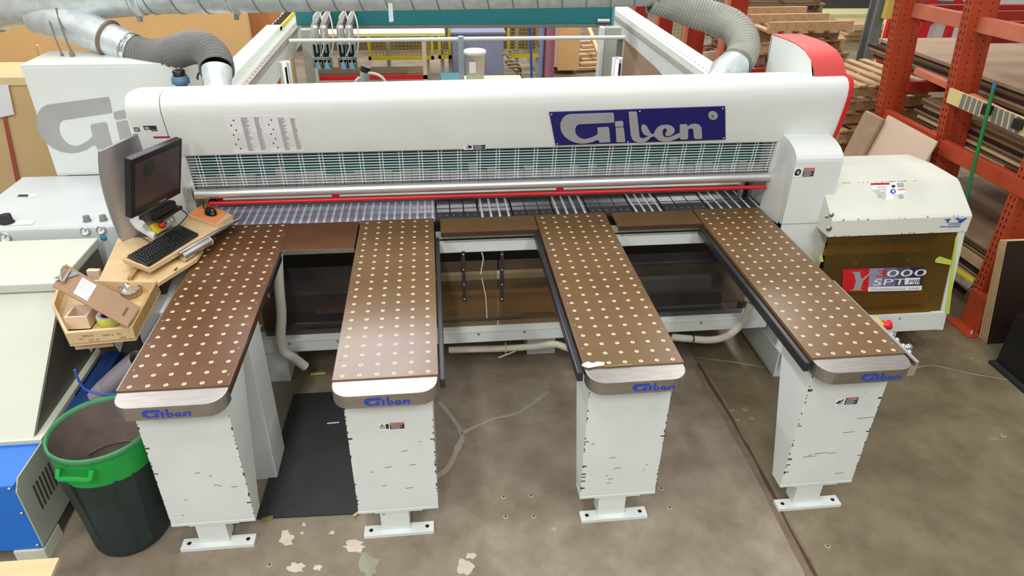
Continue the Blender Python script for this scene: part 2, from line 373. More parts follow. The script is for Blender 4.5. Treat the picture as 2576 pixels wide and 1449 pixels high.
LX0 = min(p[0] for pl in LOGO for p in pl); LX1 = max(p[0] for pl in LOGO for p in pl); LY0 = min(p[1] for pl in LOGO for p in pl); LY1 = max(p[1] for pl in LOGO for p in pl)
def logo(mb, O, ex, ey, w, h, t=None, mi=0, only=None):
    """the script logo as flat or raised letters; O lower-left, w x h in metres"""
    O, ex, ey = Vector(O), Vector(ex), Vector(ey); n = ex.cross(ey)
    for k, pl in enumerate(LOGO):
        if only is not None and k not in only: continue
        pts = [O + ex * ((x - LX0) / (LX1 - LX0) * w) + ey * ((y - LY0) / (LY1 - LY0) * h) for x, y in pl]
        if t: mb.slab(pts, n * t, mi)
        else: mb.add(pts, [tuple(x) for x in tessellate_polygon([pts])], mi)
LABM = [M['paper'], M['inkdk'], M['warnorange'], M['warnred'], M['ink']]
def warning(parent, O, ex, ey, w, h, head=2, kind='hand', name='warning_label', word=None):
    """two-pane safety label: pictogram on white, headed black text block with pale lines"""
    O, ex, ey = Vector(O), Vector(ex).normalized(), Vector(ey).normalized(); n = ex.cross(ey); mb = MB()
    def q(x0, y0, x1, y1, mi, l): mb.quad([O + ex * (x * w) + ey * (y * h) + n * (.0006 * l) for x, y in ((x0, y0), (x1, y0), (x1, y1), (x0, y1))], mi)
    q(0, 0, 1, 1, 0, 1); q(.44, .05, .98, .72, 1, 2); q(.44, .75, .98, .97, head, 2)
    for k in range(4): q(.48, .60 - k * .15, .92 - .1 * (k % 2), .65 - k * .15, 0, 3)
    def pol(pts, mi, l): 
        pp = [O + ex * (x * w) + ey * (y * h) + n * (.0006 * l) for x, y in pts]; mb.add(pp, [tuple(t) for t in tessellate_polygon([pp])], mi)
    if kind == 'hand': pol([(.1, .9), (.16, .92), (.3, .5), (.36, .55), (.38, .3), (.3, .15), (.22, .3), (.2, .55)], 1, 2); pol([(.2, .15), (.25, .2), (.12, .4), (.1, .33)], 1, 2)
    elif kind == 'head': pol([(.2 + .15 * math.cos(a * PI / 8), .52 + .36 * math.sin(a * PI / 8)) for a in range(16)], 1, 2); pol([(.08, .2), (.2, .2), (.24, .4), (.05, .42)], 1, 2); pol([(.2 + .07 * math.cos(a * PI / 5), .5 + .2 * math.sin(a * PI / 5)) for a in range(10)], 4, 3)
    elif kind == 'saw': pol([(.12, .2), (.24, .35), (.38, .7), (.33, .85), (.26, .62), (.18, .66), (.12, .45), (.06, .4)], 1, 2); pol([(.2, .1), (.38, .3), (.34, .36), (.18, .18)], 1, 2)
    else: q(.05, .2, .26, .65, 4, 2); q(.29, .15, .4, .85, 1, 2); pol([(.12, .6), (.18, .6), (.18, .8), (.12, .8)], 1, 3)
    if word: text(mb, word, O + ex * (.56 * w) + ey * (.8 * h) + n * .0018, ex, ey, h * .16, 0, width=w * .32)
    return mb.done(name, LABM, parent, recalc=False)

# ---------------------------------------------------------------- the panel saw
ZT = 1.007
saw = thing('panel_saw', 'long white panel saw with navy logo plate behind the four feed tables', 'saw', (0.2, 1.7, 0))
lift = lambda x: 0.0095 * (x - 0.17)
HP = [(1.585, 1.475, 0), (1.572, 1.52, 0), (1.556, 1.60, 0), (1.543, 1.67, 0), (1.533, 1.73, .3), (1.530, 1.765, .6), (1.536, 1.80, 1), (1.552, 1.83, 1), (1.58, 1.850, 1), (1.63, 1.858, 1), (1.72, 1.850, 1), (1.82, 1.835, 1), (1.93, 1.805, 1), (1.97, 1.77, 1), (1.98, 1.70, 1), (1.98, 1.50, 0)]
XL, XS, XR = -1.875, -1.69, 2.355
MB().sweep(HP, XS, XR, lift=lift).done('beam_hood', M['white'], saw)
MB().sweep([(y - .004, z, w) for y, z, w in HP], XL, XS - .004, lift=lift).done('hood_end_cover', M['white'], saw)
rp = [(1.76 + (y - 1.76) * 1.06, 1.68 + (z - 1.68) * 1.055, w) for y, z, w in HP]
MB().sweep(rp, XR, XR + .022, lift=lift).done('end_rim', M['red'], saw, label='red rim on the right end of the hood')
MB().box(XL + .05, XR - .02, 1.60, 1.97, 1.475, 1.49).done('hood_underside', M['greyside'], saw)
# logo plate on the leaning front of the hood
fy = lambda z: 1.585 - (z - 1.475) * (1.585 - 1.533) / (1.73 - 1.475)
ez = Vector((0, 1.533 - 1.585, 1.73 - 1.475)).normalized(); ex = Vector((1, 0, 0)); en = ex.cross(ez)
def hood_pt(u, v):
    d = MR @ Vector(((u - W_ / 2) / FPX, -(v - H_ / 2) / FPX, -1.0)); O = Vector((0, 1.585, 1.475))
    return CAM + d * ((O - CAM).dot(en) / d.dot(en))
pc = [hood_pt(1381, 281), hood_pt(1823, 266), hood_pt(1824, 349), hood_pt(1397, 364)]
plate = MB().slab([p + en * .002 for p in pc], en * .008).done('logo_plate', M['navy'], saw, label='navy enamel plate with raised grey lettering')
# letters follow the plate: map unit coordinates bilinearly onto the four corners
mb = MB()
def onplate(x, y, o=0.010): return (pc[3] * (1 - x) + pc[2] * x) * (1 - y) + (pc[0] * (1 - x) + pc[1] * x) * y + en * o
for pl in LOGO: 
    q = MB().slab([onplate(x, y) for x, y in pl], en * .010); q.done('letter', M['letter'], plate)
disc = [onplate(HG((2310 + 66 * math.cos(a), 207 + 60 * math.sin(a)))[0], HG((2310 + 66 * math.cos(a), 207 + 60 * math.sin(a)))[1]) for a in [2 * PI * k / 24 for k in range(24)]]
mb = MB().slab(disc, en * .005)
c0 = onplate(*HG((2285, 240)), o=.0155); text(mb, 'R', c0, ex, ez, .030, 1)
mb.done('trademark_disc', [M['letter'], M['inkdk']], plate)
mb = MB()
for s in ((95, 200), (2450, 115), (2455, 525), (178, 608), (1300, 155), (1135, 578)):
    p = onplate(*HG(s)); mb.lathe(p, [(.006, 0), (.005, .003), (0, .004)], 8, axis=en)
mb.done('plate_screw', M['chrome'], plate, kind='stuff')
# instruction sheets taped to the hood
def sheet(cs, nm):
    c = [hood_pt(u, v) for u, v in cs]; mb = MB()
    f = lambda x, y, o: (c[3] * (1 - x) + c[2] * x) * (1 - y) + (c[0] * (1 - x) + c[1] * x) * y + en * o
    mb.slab([f(0, 0, .002), f(1, 0, .002), f(1, 1, .002), f(0, 1, .002)], en * .0012)
    def q(x0, y0, x1, y1, mi): mb.quad([f(x0, y0, .0042), f(x1, y0, .0042), f(x1, y1, .0042), f(x0, y1, .0042)], mi)
    rr = random.Random(5)
    for k in range(46):
        y = .95 - k * .0195
        q(.44, y - .013, .60 + rr.uniform(-.06, .06), y, 1); q(.80, y - .013, .93 + rr.uniform(-.03, .03), y, 1)
    q(.29, .03, .292, .97, 1); q(.70, .03, .702, .97, 1)
    for k in range(7): q(.12 + .1 * (k % 2 == 0), .86 - k * .125, .155 + .1 * (k % 2 == 0), .90 - k * .125, 2)
    return tag(mb.done('instruction_sheet', [M['paper'], M['ink'], M['inkdk']]), nm, 'paper', 'instruction sheets on the hood')
sheet([(563, 291), (655, 289), (676, 381), (588, 386)], 'printed instruction sheet on the saw hood, left of the two')
sheet([(659, 289), (745, 292), (765, 380), (682, 383)], 'printed instruction sheet on the saw hood, right one with curled corner')
def hood_label(u, v, w, h, **k):
    warning(saw, hood_pt(u, v) + en * .001, ex, ez, w, h, **k)
hood_label(1166, 377, .135, .055, kind='hand')
hl = MB()
def flat(mb, O, ex, ey, x0, y0, x1, y1, mi, l): mb.quad([O + ex * x + ey * y + ex.cross(ey) * (.0007 * l) for x, y in ((x0, y0), (x1, y0), (x1, y1), (x0, y1))], mi)
o1 = hood_pt(340, 330) + en * .006
for a in ((0, 0, .03, .027, 1, 1), (.005, .005, .024, .022, 4, 2), (.055, .01, .125, .036, 1, 1), (.09, -.03, .125, .008, 1, 1), (.06, .014, .085, .03, 4, 2), (.09, -.12, .18, -.035, 0, 1), (.09, -.045, .18, -.032, 3, 2), (.1, -.11, .17, -.06, 4, 2)): flat(hl, o1, ex, ez, *a)
hl.done('end_labels', LABM, saw, recalc=False)
# curved end shroud behind the hood, red top
sp = [(1.60, 1.84), (1.62, 1.90), (1.68, 1.955), (1.78, 1.99), (1.90, 2.005), (2.05, 2.005), (2.27, 1.995)]
MB().slab([(2.15, y, z) for y, z in sp] + [(2.15, 2.25, 1.5), (2.15, 1.7, 1.5)], (.004, 0, 0)).done('shroud_side', M['white'], saw)
MB().sweep(sp + [(y + .004, z + .006) for y, z in sp[::-1]], 2.15, 2.36).done('shroud_cover', M['pinkred'], saw, label='dusty red curved shroud cover')
MB().box(2.15, 2.36, 2.25, 2.258, 1.5, 1.99).done('shroud_back', M['white'], saw)
# pressure beam, guard grille, clear strips, guard tube, trip bar
MB().box(-1.72, 2.06, 1.84, 1.93, 1.10, 1.49).done('pressure_beam', M['teal'], saw, bev=.004)
mb = MB()
for z in (1.36, 1.42): mb.box(-1.715, 2.055, 1.834, 1.84, z, z + .012)
mb.done('beam_rib', M['teal'], saw, kind='stuff')
GT, GB = Vector((0, 1.60, 1.475)), Vector((0, 1.632, 1.255)); gx0, gx1 = -1.64, 2.03
mb = MB()
for k in range(12):
    p = GT.lerp(GB, (k + .4) / 12); mb.bar((gx0, p.y, p.z), (gx1, p.y, p.z), .0042, .0042)
nv = 31
for k in range(nv):
    x = gx0 + .06 + (gx1 - gx0 - .1) * k / (nv - 1)
    for dx in (-.010, .010): mb.bar((x + dx, GT.y + .004, GT.z), (x + dx, GB.y + .004, GB.z), .004, .004)
mb.done('guard_grille', M['white'], saw)
for s, x in ((-1, -1.69), (1, 2.0)):
    MB().hexa([(x, 1.592, 1.475), (x + .05, 1.592, 1.475), (x + .05, 1.60, 1.475), (x, 1.60, 1.475)] and [(x, 1.62, 1.235), (x + .05, 1.62, 1.235), (x + .05, 1.64, 1.235), (x, 1.64, 1.235), (x, 1.588, 1.475), (x + .05, 1.588, 1.475), (x + .05, 1.61, 1.475), (x, 1.61, 1.475)]).done('guard_bracket', M['white'], saw)
fr = random.Random(11); me = None; nfl = 62
for k in range(nfl):
    w = (gx1 - gx0 + .02) / nfl; x = gx0 + w * k; t = 1.300 + fr.choice((-.012, 0, 0, .008, .015, .02, .05 if fr.random() < .25 else 0))
    MB().hexa([(x, 1.660, 1.19), (x + w - .004, 1.660, 1.19), (x + w - .004, 1.663, 1.19), (x, 1.663, 1.19), (x, 1.69, t), (x + w - .004, 1.69, t), (x + w - .004, 1.693, t), (x, 1.693, t)]).done('strip_flap', M['flap'], saw)
MB().box(gx0, gx1, 1.70, 1.705, 1.262, 1.272).done('flap_rod', M['red'], saw)
mb = MB(); mb.tube([(-1.635, 1.60, 1.225), (2.045, 1.60, 1.229)], .030, 20); mb.done('guard_tube', M['alu'], saw)
for x in (-1.66, 2.045): MB().box(x - .012, x + .012, 1.575, 1.665, 1.195, 1.275).done('tube_bracket', M['alu'], saw, bev=.004)
MB().tube([P(527, 512, y=1.59), P(1926, 470, y=1.59)], .0125, 12).done('trip_bar', M['red'], saw)
for u, v in ((845, 493), (1408, 478)):
    c = P(u, v, y=1.62); MB().box(c.x - .022, c.x + .022, 1.60, 1.63, c.z - .02, c.z + .02).done('bar_clip', M['red'], saw, bev=.004)
# saw bed behind the tables
bedx = [(-1.62, -.19, 'r'), (-.19, .08, 'p'), (.08, .31, 'r'), (.31, .58, 'p'), (.58, .82, 'r'), (.82, 1.11, 'p'), (1.11, 1.33, 'r'), (1.33, 1.63, 'p'), (1.63, 2.02, 'r')]
MB().box(-1.68, 2.05, 1.615, 2.02, .88, .975).done('bed_base', M['motor'], saw)
for x0, x1, kd in bedx:
    rows = ((1.622, 1.765), (1.772, 1.925)); 
    if kd == 'p':
        n = 3
        for r, (ya, yb) in enumerate(rows):
            for k in range(n):
                a = x0 + (x1 - x0) * k / n; b = x0 + (x1 - x0) * (k + 1) / n
                MB().box(a + .0015, b - .0015, ya, yb, .97, 1.001).done('bed_plate', M['bedplate'], saw, bev=.003)
        mb = MB()
        for r, (ya, yb) in enumerate(rows):
            for k in range(6): mb.lathe((x0 + (x1 - x0) * (k + .5) / 6, ya + .04, 1.0013), [(.0, 0.0006), (.004, 0.0005), (.005, 0)], 8)
        mb.done('plate_nozzle', M['dot'], saw, kind='stuff')
    else:
        n = max(4, round((x1 - x0) / .0495)) if x0 < -1 else (4 if x0 < 1.5 else 6)
        for r, (ya, yb) in enumerate(rows):
            for k in range(n + 1):
                a = x0 + (x1 - x0) * (k + (0 if k == 0 else -.5)) / n if k else x0
                b = x0 + (x1 - x0) * (min(k + .5, n)) / n
                MB().box(a + .008, b - .008, ya, yb, .97, 1.0).done('bed_slat', M['bedslat'] if x0 < -1 else M['bedplate'], saw, bev=.003)
            for k in range(n):
                c = x0 + (x1 - x0) * (k + .5) / n
                MB().box(c - .0075, c + .0075, ya + .004, yb - .006, .975, .998).done('roller_strip', M['roller'], saw)
MB().box(-1.62, 2.0, 1.926, 2.05, .96, 1.045).done('rear_bed_edge', M['greyside'], saw)
# end columns
def column(x0, x1, name, f=1.35):
    prof = [(f, 0.5), (f, 1.42)] + [(f + .235 * (1 - math.cos(a)), 1.42 + .10 * math.sin(a)) for a in [PI / 2 * k / 8 for k in range(1, 9)]] + [(1.62, 1.49), (1.62, 0.5)]
    return MB().sweep(prof, x0, x1, smooth=False).done(name, M['white'], saw, bev=0)
cr = column(2.02, 2.325, 'end_column')
MB().box(2.018, 2.327, 1.347, 1.36, 1.002, 1.008).done('column_seam', M['greyside'], saw)
MB().box(2.028, 2.06, 1.60, 1.90, .9, 1.48).done('column_cheek', M['white'], saw)
MB().hexa([(1.985, 1.62, .98), (2.02, 1.40, .98), (2.03, 1.42, .98), (2.0, 1.64, .98), (2.0, 1.62, 1.24), (2.02, 1.45, 1.40), (2.03, 1.46, 1.40), (2.01, 1.64, 1.24)]).done('column_gusset', M['white'], saw)
warning(saw, P(1994, 446, y=1.349), (1, 0, 0), (0, 0, 1), .135, .062, kind='head')
MB().box(-1.93, -1.68, 1.66, 1.9, 0.5, 1.474).done('left_end_column', M['white'], saw, bev=.01)
for x, w, m in ((1.985, .025, 'steel'), (1.955, .018, 'black'), (1.925, .022, 'alu')): MB().box(x - w / 2, x + w / 2, 1.80, 1.84, .98, 1.25).done('upright_guide', M[m], saw)
MB().box(-1.72, -1.66, 1.64, 1.90, .9, 1.25).done('left_cheek', M['greyside'], saw)
for c, r in (((-1.585, 1.72, 1.125), .022), ((-1.545, 1.73, 1.125), .018)): MB().lathe(Vector(c), [(0, -.02), (r, -.02), (r, .02), (0, .02)], 14, axis=(0, 1, 0)).done('pivot_knob', M['black'] if r > .02 else M['red'], saw, bev=0)
# lower frame, bays and dirty clear panels
BAYS = [(-1.20, -.70, 1.24), (-.175, .45, 1.40), (.95, 1.51, 1.40)]
MB().box(-1.45, 2.02, 1.25, 1.36, .27, .365).done('base_rail', M['leg'], saw, bev=.004)
MB().box(-1.45, 2.02, 1.246, 1.25, .352, .372).done('rail_lip', M['white'], saw)
mb = MB()
for x in [-1.15 + .3 * k for k in range(11)]: mb.lathe((x, 1.2495, .338), [(.009, 0), (.009, .004), (.0, .006)], 8, axis=(0, -1, 0))
mb.done('rail_bolt', M['steel'], saw)
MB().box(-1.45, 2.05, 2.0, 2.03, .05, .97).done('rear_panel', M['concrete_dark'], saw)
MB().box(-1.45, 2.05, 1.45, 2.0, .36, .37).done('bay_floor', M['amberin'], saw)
MB().box(-1.0, .75, 1.42, 1.60, .37, .46).done('timber_tray', M['mdf'], saw, bev=.005)
MB().box(-.2, 1.6, 1.43, 1.47, .845, .915).done('upper_rail', M['white'], saw, bev=.003)
MB().box(-.2, 1.6, 1.46, 1.50, .930, .965).done('green_rail', M['greyside'], saw)
MB().box(-.25, .7, 1.40, 1.44, .655, .70).done('middle_rail', M['white'], saw, bev=.003)
MB().box(-1.25, -.6, 1.46, 1.50, .86, .885).done('upper_rail', M['greyside'], saw)
MB().box(-1.25, -.6, 1.40, 1.44, .60, .612).done('middle_rail', M['greyside'], saw)
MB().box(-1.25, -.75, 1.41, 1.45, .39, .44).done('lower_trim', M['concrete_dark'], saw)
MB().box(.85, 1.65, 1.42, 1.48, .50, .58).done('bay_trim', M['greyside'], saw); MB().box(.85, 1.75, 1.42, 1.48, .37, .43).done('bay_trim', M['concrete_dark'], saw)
MB().box(.85, 1.65, 1.44, 1.46, .70, .705).done('bay_wire', M['alu'], saw)
for x0, x1, m in ((-1.30, -.55, 'smoke'), (-.23, .175, 'perspex'), (.185, .62, 'perspex'), (.80, 1.85, 'smoke')):
    MB().box(x0, x1, 1.30, 1.305, .36, .85).done('clear_panel', M[m], saw)
for u in (1165, 1263):
    a = P(u, 632, y=1.297); b = P(u, 758, y=1.297)
    st = MB().box(a.x - .011, a.x + .011, 1.29, 1.298, b.z, a.z).done('hinge_strap', M['rail'], saw)
    mb = MB()
    for k in range(4): mb.lathe((a.x, 1.29, a.z - .02 - (a.z - b.z - .04) * k / 3), [(.006, 0), (.005, .003), (0, .004)], 8, axis=(0, -1, 0))
    mb.done('rivet', M['chrome'], st)
for p in ([(1212, 635), (1216, 650), (1209, 690)], [(1212, 700), (1222, 745), (1225, 800)]):
    mb = MB(); mb.tube([P(u, v, y=1.296) for u, v in p], .004, 6); mb.done('glue_bead', M['pvc'], saw)
# strips of board filling the gaps between the tables
for x0, x1, y0 in ((-1.105, -.682, 1.24), (-.168, .443, 1.40), (.958, 1.508, 1.40)):
    MB().box(x0, x1, y0, 1.612, .985, 1.003).done('infill_board', M['deckr' if x0 < -1 else 'deck'], saw, bev=.002)
    MB().box(x0, x1, y0 - .008, y0, .978, 1.004).done('infill_edge', M['steel'] if x0 < -1 else M['deckedge'], saw)
MB().box(-1.108, -1.096, .83, 1.24, .962, 1.0).done('grey_angle', M['rail'], saw)
MB().slab([(-1.112, .83, 1.0), (-1.112, .83, .93), (-1.112, .845, .925), (-1.112, .87, .955), (-1.112, .87, 1.0)], (.006, 0, 0)).done('hook_bracket', M['alu'], saw)
# sunken left rail lip under table one
# feet
def foot(x, y, w=.16, lab=None):
    f = MB(); f.box(x - w, x + w, y, y + .34, 0, .012); f.hexa([(x - w * .7, y + .03, .012), (x + w * .7, y + .03, .012), (x + w * .7, y + .3, .012), (x - w * .7, y + .3, .012), (x - w * .6, y + .03, .27), (x + w * .6, y + .03, .27), (x + w * .6, y + .3, .27), (x - w * .6, y + .3, .27)])
    o = f.done('machine_foot', M['leg'], saw, bev=.005)
    MB().lathe((x + w * .3, y + .02, .012), [(.02, 0), (.02, .008), (.01, .008), (.01, .02), (0, .02)], 8).done('anchor_bolt', M['steel'], o)
foot(2.90, 1.21)
# hollow box-section foot under the right column
bx = MB(); y0, y1, x0, x1, t = 1.05, 1.75, 2.04, 2.30, .012
bx.box(x0, x1, y0, y1, 0, t); bx.box(x0, x1, y0, y1, .19, .19 + t); bx.box(x0, x0 + t, y0, y1, t, .19); bx.box(x1 - t, x1, y0, y1, t, .19)
bx.done('box_foot', M['leg'], saw)
MB().box(2.05, 2.29, 1.12, 1.7, .202, .30).done('foot_block', M['leg'], saw, bev=.006)
MB().box(-1.40, -1.2, 1.3, 1.7, 0, .27).done('machine_foot', M['leg'], saw, bev=.005)
MB().box(0.4, .6, 1.45, 1.8, 0, .27).done('machine_foot', M['leg'], saw, bev=.005)

# ---------------------------------------------------------------- right-hand saw-carriage cabinet
cab = thing('end_cabinet', 'white cabinet with red-and-grey badge on an amber window right of the saw', 'cabinet', (2.75, 1.6, .2))
x0, x1 = 2.262, 3.205
lid = [(1.2, .975), (1.2, 1.085), (1.215, 1.10), (1.40, 1.235), (1.43, 1.25), (1.70, 1.252), (1.95, 1.225), (2.0, 1.2), (2.0, .975)]
MB().sweep(lid, x0, x1, smooth=False).done('lid', M['offwhite'], cab, bev=.004)
MB().box(2.33, x1 - .02, 1.95, 1.98, .2, .98).done('back_wall', M['amberin'], cab)
MB().box(x1 - .03, x1 + .07, 1.21, 1.98, .2, .36).done('end_base', M['white'], cab, bev=.004)
MB().hexa([(3.27, 1.205, .2), (3.32, 1.205, .2), (3.32, 1.98, .2), (3.27, 1.98, .2), (3.15, 1.205, .98), (3.2, 1.205, .98), (3.2, 1.98, .98), (3.15, 1.98, .98)]).done('side_wall', M['leg'], cab, bev=.004)
MB().box(2.02, 2.36, 1.352, 1.62, .3, 1.0).done('column_base', M['white'], cab, bev=.004)
MB().box(2.30, 2.315, 1.36, 1.9, .3, .975).done('inner_wall', M['leg'], cab)
MB().box(2.30, 3.28, 1.2, 1.26, .21, .355).done('bottom_rail', M['white'], cab, bev=.004)
mb = MB()
for x in (2.62, 2.95): mb.lathe((x, 1.198, .325), [(.008, 0), (.008, .003), (0, .005)], 8, axis=(0, -1, 0))
mb.done('rail_bolt', M['steel'], cab)
MB().box(2.3, 3.2, 1.27, 1.95, .34, .35).done('cabinet_floor', M['amberin'], cab)
MB().box(2.3, 3.2, 1.30, 1.36, .36, .46).done('lower_timber', M['amberin'], cab, bev=.004)
MB().box(2.3, 3.2, 1.38, 1.44, .74, .79).done('shelf_bar', M['amberin'], cab, bev=.004)
MB().box(2.38, 2.86, 1.45, 1.7, .80, .95).done('gear_housing', M['amberin'], cab, bev=.01)
mt = MB().lathe((2.62, 1.46, .62), [(0, 0), (.2, 0), (.21, .02), (.21, .24), (0, .24)], 28, axis=(0, 1, 0)).done('motor_drum', M['motor'], cab)
mt2 = MB().lathe((2.86, 1.44, .585), [(0, 0), (.22, 0), (.22, .18), (0, .18)], 28, axis=(0, 1, 0)).done('motor_drum', M['motor'], cab)
mb = MB()
for k in range(20):
    a = 2 * PI * k / 20; mb.obox((2.86 + .2 * math.cos(a), 1.432, .585 + .2 * math.sin(a)), (math.cos(a), 0, math.sin(a)), (0, 1, 0), (-math.sin(a), 0, math.cos(a)), .012, .006, .02)
mb.done('belt_tooth', M['amberin'], mt2)
MB().box(3.10, 3.13, 1.3, 1.33, .76, .95).done('grey_strap', M['alu'], cab)
MB().slab([(2.335, 1.212, .355), (3.262, 1.212, .355), (3.165, 1.212, .975), (2.275, 1.212, .975)], (0, .005, 0)).done('amber_window', M['amber'], cab)
tp = MB()
for c in ([(2404, 595), (2410, 598), (2388, 790), (2377, 790)], [(2354, 652), (2364, 645), (2395, 655), (2392, 667), (2352, 660)], [(2062, 645), (2068, 640), (2072, 658), (2063, 660)]):
    tp.slab([P(u, v, y=1.202) for u, v in c], (0, .002, 0))
tp.done('tape_strip', M['lime'], cab, kind='stuff')
# model badge
bm_ = MB(); bc = [P(2120.5, 677.5, y=1.207), P(2325, 671, y=1.207), P(2318, 730, y=1.207), P(2117, 735, y=1.207)]
bf = homog([(0, 0), (1, 0), (1, 1), (0, 1)], [(bc[3].x, bc[3].z), (bc[2].x, bc[2].z), (bc[1].x, bc[1].z), (bc[0].x, bc[0].z)])
def bq(x0, y0, x1, y1, mi, l):
    bm_.quad([Vector((bf(p)[0], 1.207 - .0008 * l, bf(p)[1])) for p in ((x0, y0), (x1, y0), (x1, y1), (x0, y1))], mi)
bq(0, 0, 1, 1, 1, 0); bq(0, 0, .335, 1, 0, 1)
for k in range(12): bq(.335 + .665 * k / 12, .2, .335 + .665 * (k + 1) / 12, 1, 4 + k // 3, 1)
bq(.335, 0, 1, .2, 2, 1)
O = Vector((bf((0, 0))[0], 1.2055, bf((0, 0))[1])); BW = bf((1, 0))[0] - bf((0, 0))[0]; BH = bf((0, 1))[1] - bf((0, 0))[1]
exb = (Vector((bf((1, 0))[0], 0, bf((1, 0))[1])) - Vector((bf((0, 0))[0], 0, bf((0, 0))[1]))).normalized(); eyb = Vector((0, 0, 1))
def bt(s, x, y, h, w, mi): text(bm_, s, O + exb * (x * BW) + eyb * (y * BH), exb, eyb, h * BH / .72, mi, width=w * BW)
def yq(pts, mi):
    pp = [O + exb * (x * BW) + eyb * (y * BH) for x, y in pts]; bm_.add(pp, [tuple(t) for t in tessellate_polygon([pp])], mi)
yq([(.045, .88), (.17, .88), (.17, .855), (.15, .85), (.2, .56), (.28, .85), (.255, .855), (.255, .88), (.325, .88), (.325, .855), (.3, .85), (.225, .48), (.225, .12), (.25, .10), (.25, .07), (.1, .07), (.1, .10), (.135, .12), (.135, .48), (.075, .85), (.045, .855)], 3)
bt('3', .365, .64, .3, .115, 0); bt('000', .49, .64, .3, .49, 2); bt('SPT', .36, .27, .28, .40, 2)
bq(.78, .27, .965, .55, 2, 2); O = O - Vector((0, .0012, 0)); bt('MJR', .80, .32, .18, .145, 7); bt('PROFESSIONAL  LINE', .36, .06, .075, .6, 4)
bm_.done('model_badge', [M['red'], M['inkdk'], M['paper'], M['letter'], mat('badge_lilac', (150, 150, 176), .4), mat('badge_grey', (112, 112, 140), .4), mat('badge_slate', (78, 78, 106), .4), mat('badge_dark', (44, 42, 66), .4)], cab, recalc=False)
# worn blue decal on the lid front: big T V, SYSTEM below
dm = MB(); a = P(2362, 571, y=1.196); w = P(2424, 571, y=1.196).x - a.x
def dpoly(pts): 
    pp = [Vector((a.x + x * w, 1.1955, a.z + y * w)) for x, y in pts]; dm.add(pp, [tuple(t) for t in tessellate_polygon([pp])], 0)
dpoly([(.12, .3), (.36, .33), (.36, .29), (.30, .27), (.34, .2), (.3, .14), (.24, .2), (.26, .26), (.14, .27)]); dpoly([(.5, .33), (.72, .345), (.68, .27), (.95, .33), (1.0, .35), (1.0, .3), (.88, .18), (.78, .12), (.7, .24), (.58, .3)])
dpoly([(0, .0), (.1, .03), (.2, .02), (.36, .02), (.38, -.0), (.2, -.01)]); dpoly([(.38, .0), (.86, .01), (.86, -.02), (.38, -.03)]); dpoly([(.38, .14), (.86, .17), (.86, .15), (.38, .12)])
text(dm, 'SYSTEM', (a.x + .36 * w, 1.195, a.z + .03 * w), (1, 0, 0), (0, 0, 1), .12 * w, 0, width=.48 * w)
dm.done('worn_decal', M['blueprint'], cab, recalc=False)
# peeling label group on the sloping lid
sl = Vector((0, 1.40 - 1.215, 1.235 - 1.10)).normalized(); slo = Vector((0, 1.215, 1.10)); sn = Vector((1, 0, 0)).cross(sl)
def lidpt(u, v):
    d = MR @ Vector(((u - W_ / 2) / FPX, -(v - H_ / 2) / FPX, -1.0)); return CAM + d * ((slo - CAM).dot(sn) / d.dot(sn))
lm = MB()
def lq(cs, mi, l): 
    pp = [lidpt(u, v) + sn * (.0015 + .0007 * l) for u, v in cs]; lm.add(pp, [tuple(t) for t in tessellate_polygon([pp])], mi)
lq([(2190, 461), (2240, 460), (2248, 502), (2226, 504), (2194, 477)], 0, 0); lq([(2190, 461), (2237, 460), (2238, 465), (2190, 466)], 3, 1)
lq([(2240, 460), (2275, 459), (2278, 487), (2246, 490)], 0, 0); lq([(2255, 461), (2272, 460), (2275, 471), (2258, 472)], 4, 1)
lq([(2246 + 7 * math.cos(k), 482 + 6 * math.sin(k)) for k in [2 * PI * j / 14 for j in range(14)]], 5, 2); lq([(2244, 479), (2249, 479), (2249, 485), (2244, 485)], 0, 3); lq([(2247 + 5 * math.cos(k), 469 + 3.5 * math.sin(k)) for k in [2 * PI * j / 12 for j in range(12)]], 1, 2)
lq([(2258, 476), (2276, 475), (2276, 478), (2258, 479)], 2, 1); lq([(2259, 491), (2271, 490), (2273, 499), (2262, 500)], 4, 1)
for k in range(5): lq([(2206, 471 + k * 6), (2230, 470 + k * 6), (2230, 472 + k * 6), (2206 + k, 473 + k * 6)], 4, 1)
lm.slab([lidpt(2194, 477) + sn * .003, lidpt(2226, 504) + sn * .003, lidpt(2216, 497) + sn * .05, lidpt(2200, 483) + sn * .03], sn * .0008, 0)
lm.done('peeling_labels', LABM + [M['blueprint']], cab, recalc=False)
mb = MB()
for u, v, r in ((2092, 541, 4), (2086, 575, 5), (2080, 545, 3)):
    mb.lathe(P(u, v, y=1.199), [(.004 * r, 0), (.003 * r, .006), (0, .007)], 10, axis=(0, -1, 0))
mb.done('lid_fastener', M['steel'], cab)
cr_ = random.Random(9); mb = MB()
for k in range(26):
    x = 2.3 + .88 * cr_.random(); z = cr_.choice((.977, .98, 1.088, 1.084)); s = cr_.uniform(.002, .007); mb.box(x - s, x + s, 1.1985, 1.2, z, z + cr_.uniform(.003, .012))
for k in range(24):
    x = 2.3 + .6 * cr_.random(); mb.box(x, x + cr_.uniform(.004, .02), 1.418, 1.423, 1.2462, 1.2478)
mb.done('paint_chip', M['ink'], cab, kind='stuff')

